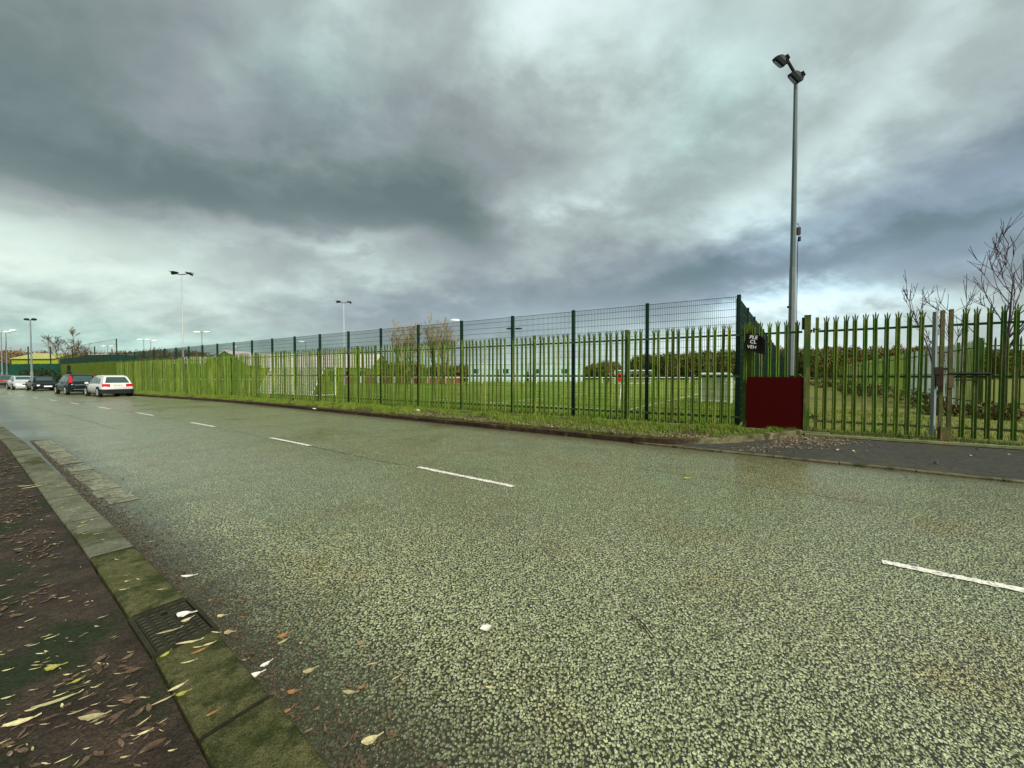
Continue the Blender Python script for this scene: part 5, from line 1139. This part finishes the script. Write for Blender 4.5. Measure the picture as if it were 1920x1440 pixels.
singles = [
 (105, 1313, ZP, 'leaf_pale', 3, 1.25, 'long straight pale leaf on the dark footpath, largest of its kind there', .45), (35, 1356, ZP, 'leaf_pale', 1, 1.15, 'pale leaf with a thin stalk near the bottom left corner', .6),
 (172, 1346, ZP, 'leaf_pale', 1, 1.2, 'pale leaf with a broken end between moss patches on the footpath', .2), (100, 1252, ZP, 'leaf_yellow', 2, 1.15, 'broad yellow-green leaf curled on the footpath', .3),
 (143, 1277, ZP, 'leaf_yellow', 2, .6, 'small yellow-green leaf fragment below the curled yellow one', 1.0), (331, 1290, ZK, 'leaf_pale', 1, .75, 'short pale leaf upright on the kerb stone below the drain', 1.0),
 (341, 1301, ZK, 'leaf_yellow', 2, .75, 'yellow-green leaf on the kerb stone below the drain', .5), (304, 1316, ZP, 'leaf_pale', 0, .75, 'thin pale leaf lying against the footpath edge of the kerb', .8),
 (398, 1338, ZK, 'leaf_orange', 1, .55, 'orange-brown leaf with stalk on the mossy kerb stone', .95), (346, 1152, ZK + .003, 'leaf_white', 2, 1.55, 'large bright white leaf on the upper corner of the drain', .05),
 (349, 1163, ZK, 'leaf_pale', 2, .8, 'small round pale leaf tucked under the large white leaf', .9), (315, 1186, .103, 'leaf_pale', 0, 1.1, 'pale pointed leaf across the middle of the drain lid', .45), (352, 1207, .103, 'leaf_pale', 0, 1.2, 'thin pale leaf on the lower half of the drain lid', .4),
 (309, 1228, .103, 'leaf_yellow', 2, .7, 'curled yellowish leaf at the bottom corner of the drain', 1.3), (372, 1222, ZK, 'leaf_orange', 1, .75, 'pinkish brown leaf bent over the lower rim of the drain', 1.0),
 (352, 1081, .004, 'leaf_white', 1, 1.2, 'broad white leaf in the gutter above the drain', .1), (415, 1155, .006, 'leaf_pale', 2, .9, 'round pale leaf in the gutter beside the drain', .1), (429, 1186, .006, 'leaf_pale', 2, .95, 'round pale leaf in the gutter just below the drain', .0),
 (497, 1246, .012, 'leaf_white', 2, .8, 'white leaf beside a dark stone in the gutter', .9), (477, 1266, .012, 'leaf_white', 2, 1.05, 'crumpled white leaf against the kerb face', .4), (530, 1192, .006, 'leaf_orange', 2, 1.05, 'orange leaf on the road with a small white leaf beneath', .7),
 (530, 1204, .006, 'leaf_pale', 1, .7, 'small white leaf just below an orange leaf', 1.2), (579, 1258, .006, 'leaf_pale', 2, .95, 'round pale leaf with stalk at the edge of the stone chips', .6), (549, 1297, .006, 'leaf_orange', 2, .85, 'curled orange leaf on the muddy road edge', .1),
 (655, 1299, .006, 'leaf_pale', 1, .85, 'thin pale pointed leaf on the chips, right of the curled orange leaf', .0), (693, 1388, .006, 'leaf_pale', 2, 1.15, 'crumpled pale yellow leaf at the bottom of the road', .6), (533, 1337, .012, 'leaf_orange', 1, .7, 'stalky ochre leaf beside the kerb joint', 1.0),
 (698, 1246, .006, 'leaf_pale', 0, .6, 'thin pale leaf alone on the stone chips', .4), (1288, 897, .006, 'leaf_yellow', 2, 2.0, 'lone yellow leaf far across the road', .0), (62, 913, ZP, 'leaf_pale', 3, 1.7, 'pale strip crossed over another on the far footpath', 1.0), (50, 911, ZP, 'leaf_pale', 3, 1.6, 'pale strip lying flat under a crossed one on the far footpath', .1)]
for px, py, z, mk, sh, sc_, lab, an in singles: put_leaf(px, py, z, mk, sh, sc_, lab, 'fallen leaves that stand out', an + random.uniform(-.15, .15))
lt = leaf_mesh(.07, .05, M['leaf_white'], .6, 0, 8); x, y, _ = ground_at(911, 1179, .006)
tag(link('paper_scrap', lt, None, (x, y, .006), .5), 'small white scrap of paper on the middle of the road', 'litter')
tw = MB(); a = Vector(ground_at(1183, 1152, .010)); b = Vector(ground_at(1227, 1196, .012)); m_ = a.lerp(b, .5) + Vector((.015, .01, .004)); tw.tube([a, m_, b], [.003, .005, .003], 5)
tag(tw.build('twig', M['flag'] if False else mat('reddish_twig', (.10, .032, .022), rough=.7)), 'reddish brown twig lying on the road', 'twig')
k = 0
while k < 85:
    px, py = random.uniform(-5, 380), random.uniform(835, 1435); x, y, _ = ground_at(px, py, ZP); nn = x * N1[0] + y * N1[1]
    if nn > NEAR_IN - .07: continue
    put_leaf(px, py, ZP, 'leaf_pale', random.choice((0, 0, 1, 3)), random.uniform(.22, .52), 'narrow pale willow leaf among brown litter on the footpath', 'pale leaves on the footpath', random.gauss(.35, .5)); k += 1
k = 0
while k < 34:
    uq = random.uniform(1.0, 9) ; nq = random.uniform(NEAR_IN + .02, NEAR_OUT - .02); x, y, _ = P(uq, nq)
    if 2.78 < uq < 3.4: continue
    o = link('fallen_leaf', random.choice(LM['leaf_pale']), None, (x, y, ZK), random.gauss(.35, .5)); o.scale = (random.uniform(.3, .65),) * 3
    tag(o, 'small pale leaf lying on top of the near kerb stones', 'leaf', 'small leaves on the kerb'); k += 1
for k in range(30):
    uq = random.uniform(.8, 12); nq = .9 + abs(random.gauss(0, .35)); x, y, _ = P(uq, nq)
    o = link('fallen_leaf', random.choice(LM[random.choice(('leaf_pale', 'leaf_pale', 'leaf_orange'))]), None, (x, y, .006), random.gauss(.35, .6)); o.scale = (random.uniform(.3, .6),) * 3
    tag(o, 'small dead leaf in the muddy gutter beside the near kerb', 'leaf', 'small leaves in the gutter')
for px, py, zz, lab in ((590, 768, .15, 'white scrap of litter on the verge at the left end'), (780, 770, .15, 'pale crumpled litter on the verge below the willows'), (785, 771.5, .15, 'second pale scrap touching the crumpled litter'), (1440, 803.5, .16, 'white strip of litter under the red board')):
    x, y, _ = ground_at(px, py, zz); q = leaf_mesh(.26, .14, M['leaf_white'], .5, 0, int(px)); tag(link('litter_scrap', q, None, (x, y, zz + .02), random.uniform(0, 3)), lab, 'litter', 'litter by the fence')
for px, py, sz, lab in ((1835, 845, .06, 'dark clod lying on the driveway apron'), (1755, 868, .035, 'smaller dark clod near the dropped kerb')):
    x, y, _ = ground_at(px, py, .06); pts_ = np.array([[x, y]]); o = stones('clod', pts_, np.array([sz]), np.array([sz * .7]), M['grit'], .06); del o['kind']; tag(o, lab, 'clod')
for px, py, lab in ((1820, 855, 'white leaf on the driveway apron by the dark clod'), (1892, 853, 'small white leaf at the right of the driveway apron'), (1570, 844, 'pale leaf on the driveway apron near the drift'), (1600, 846, 'second pale leaf on the apron beyond the drift')):
    x, y, _ = ground_at(px, py, .07); o = link('fallen_leaf', LM['leaf_pale'][2], None, (x, y, .072), 1.0); o.scale = (1.3,) * 3; tag(o, lab, 'leaf', 'leaves on the apron')
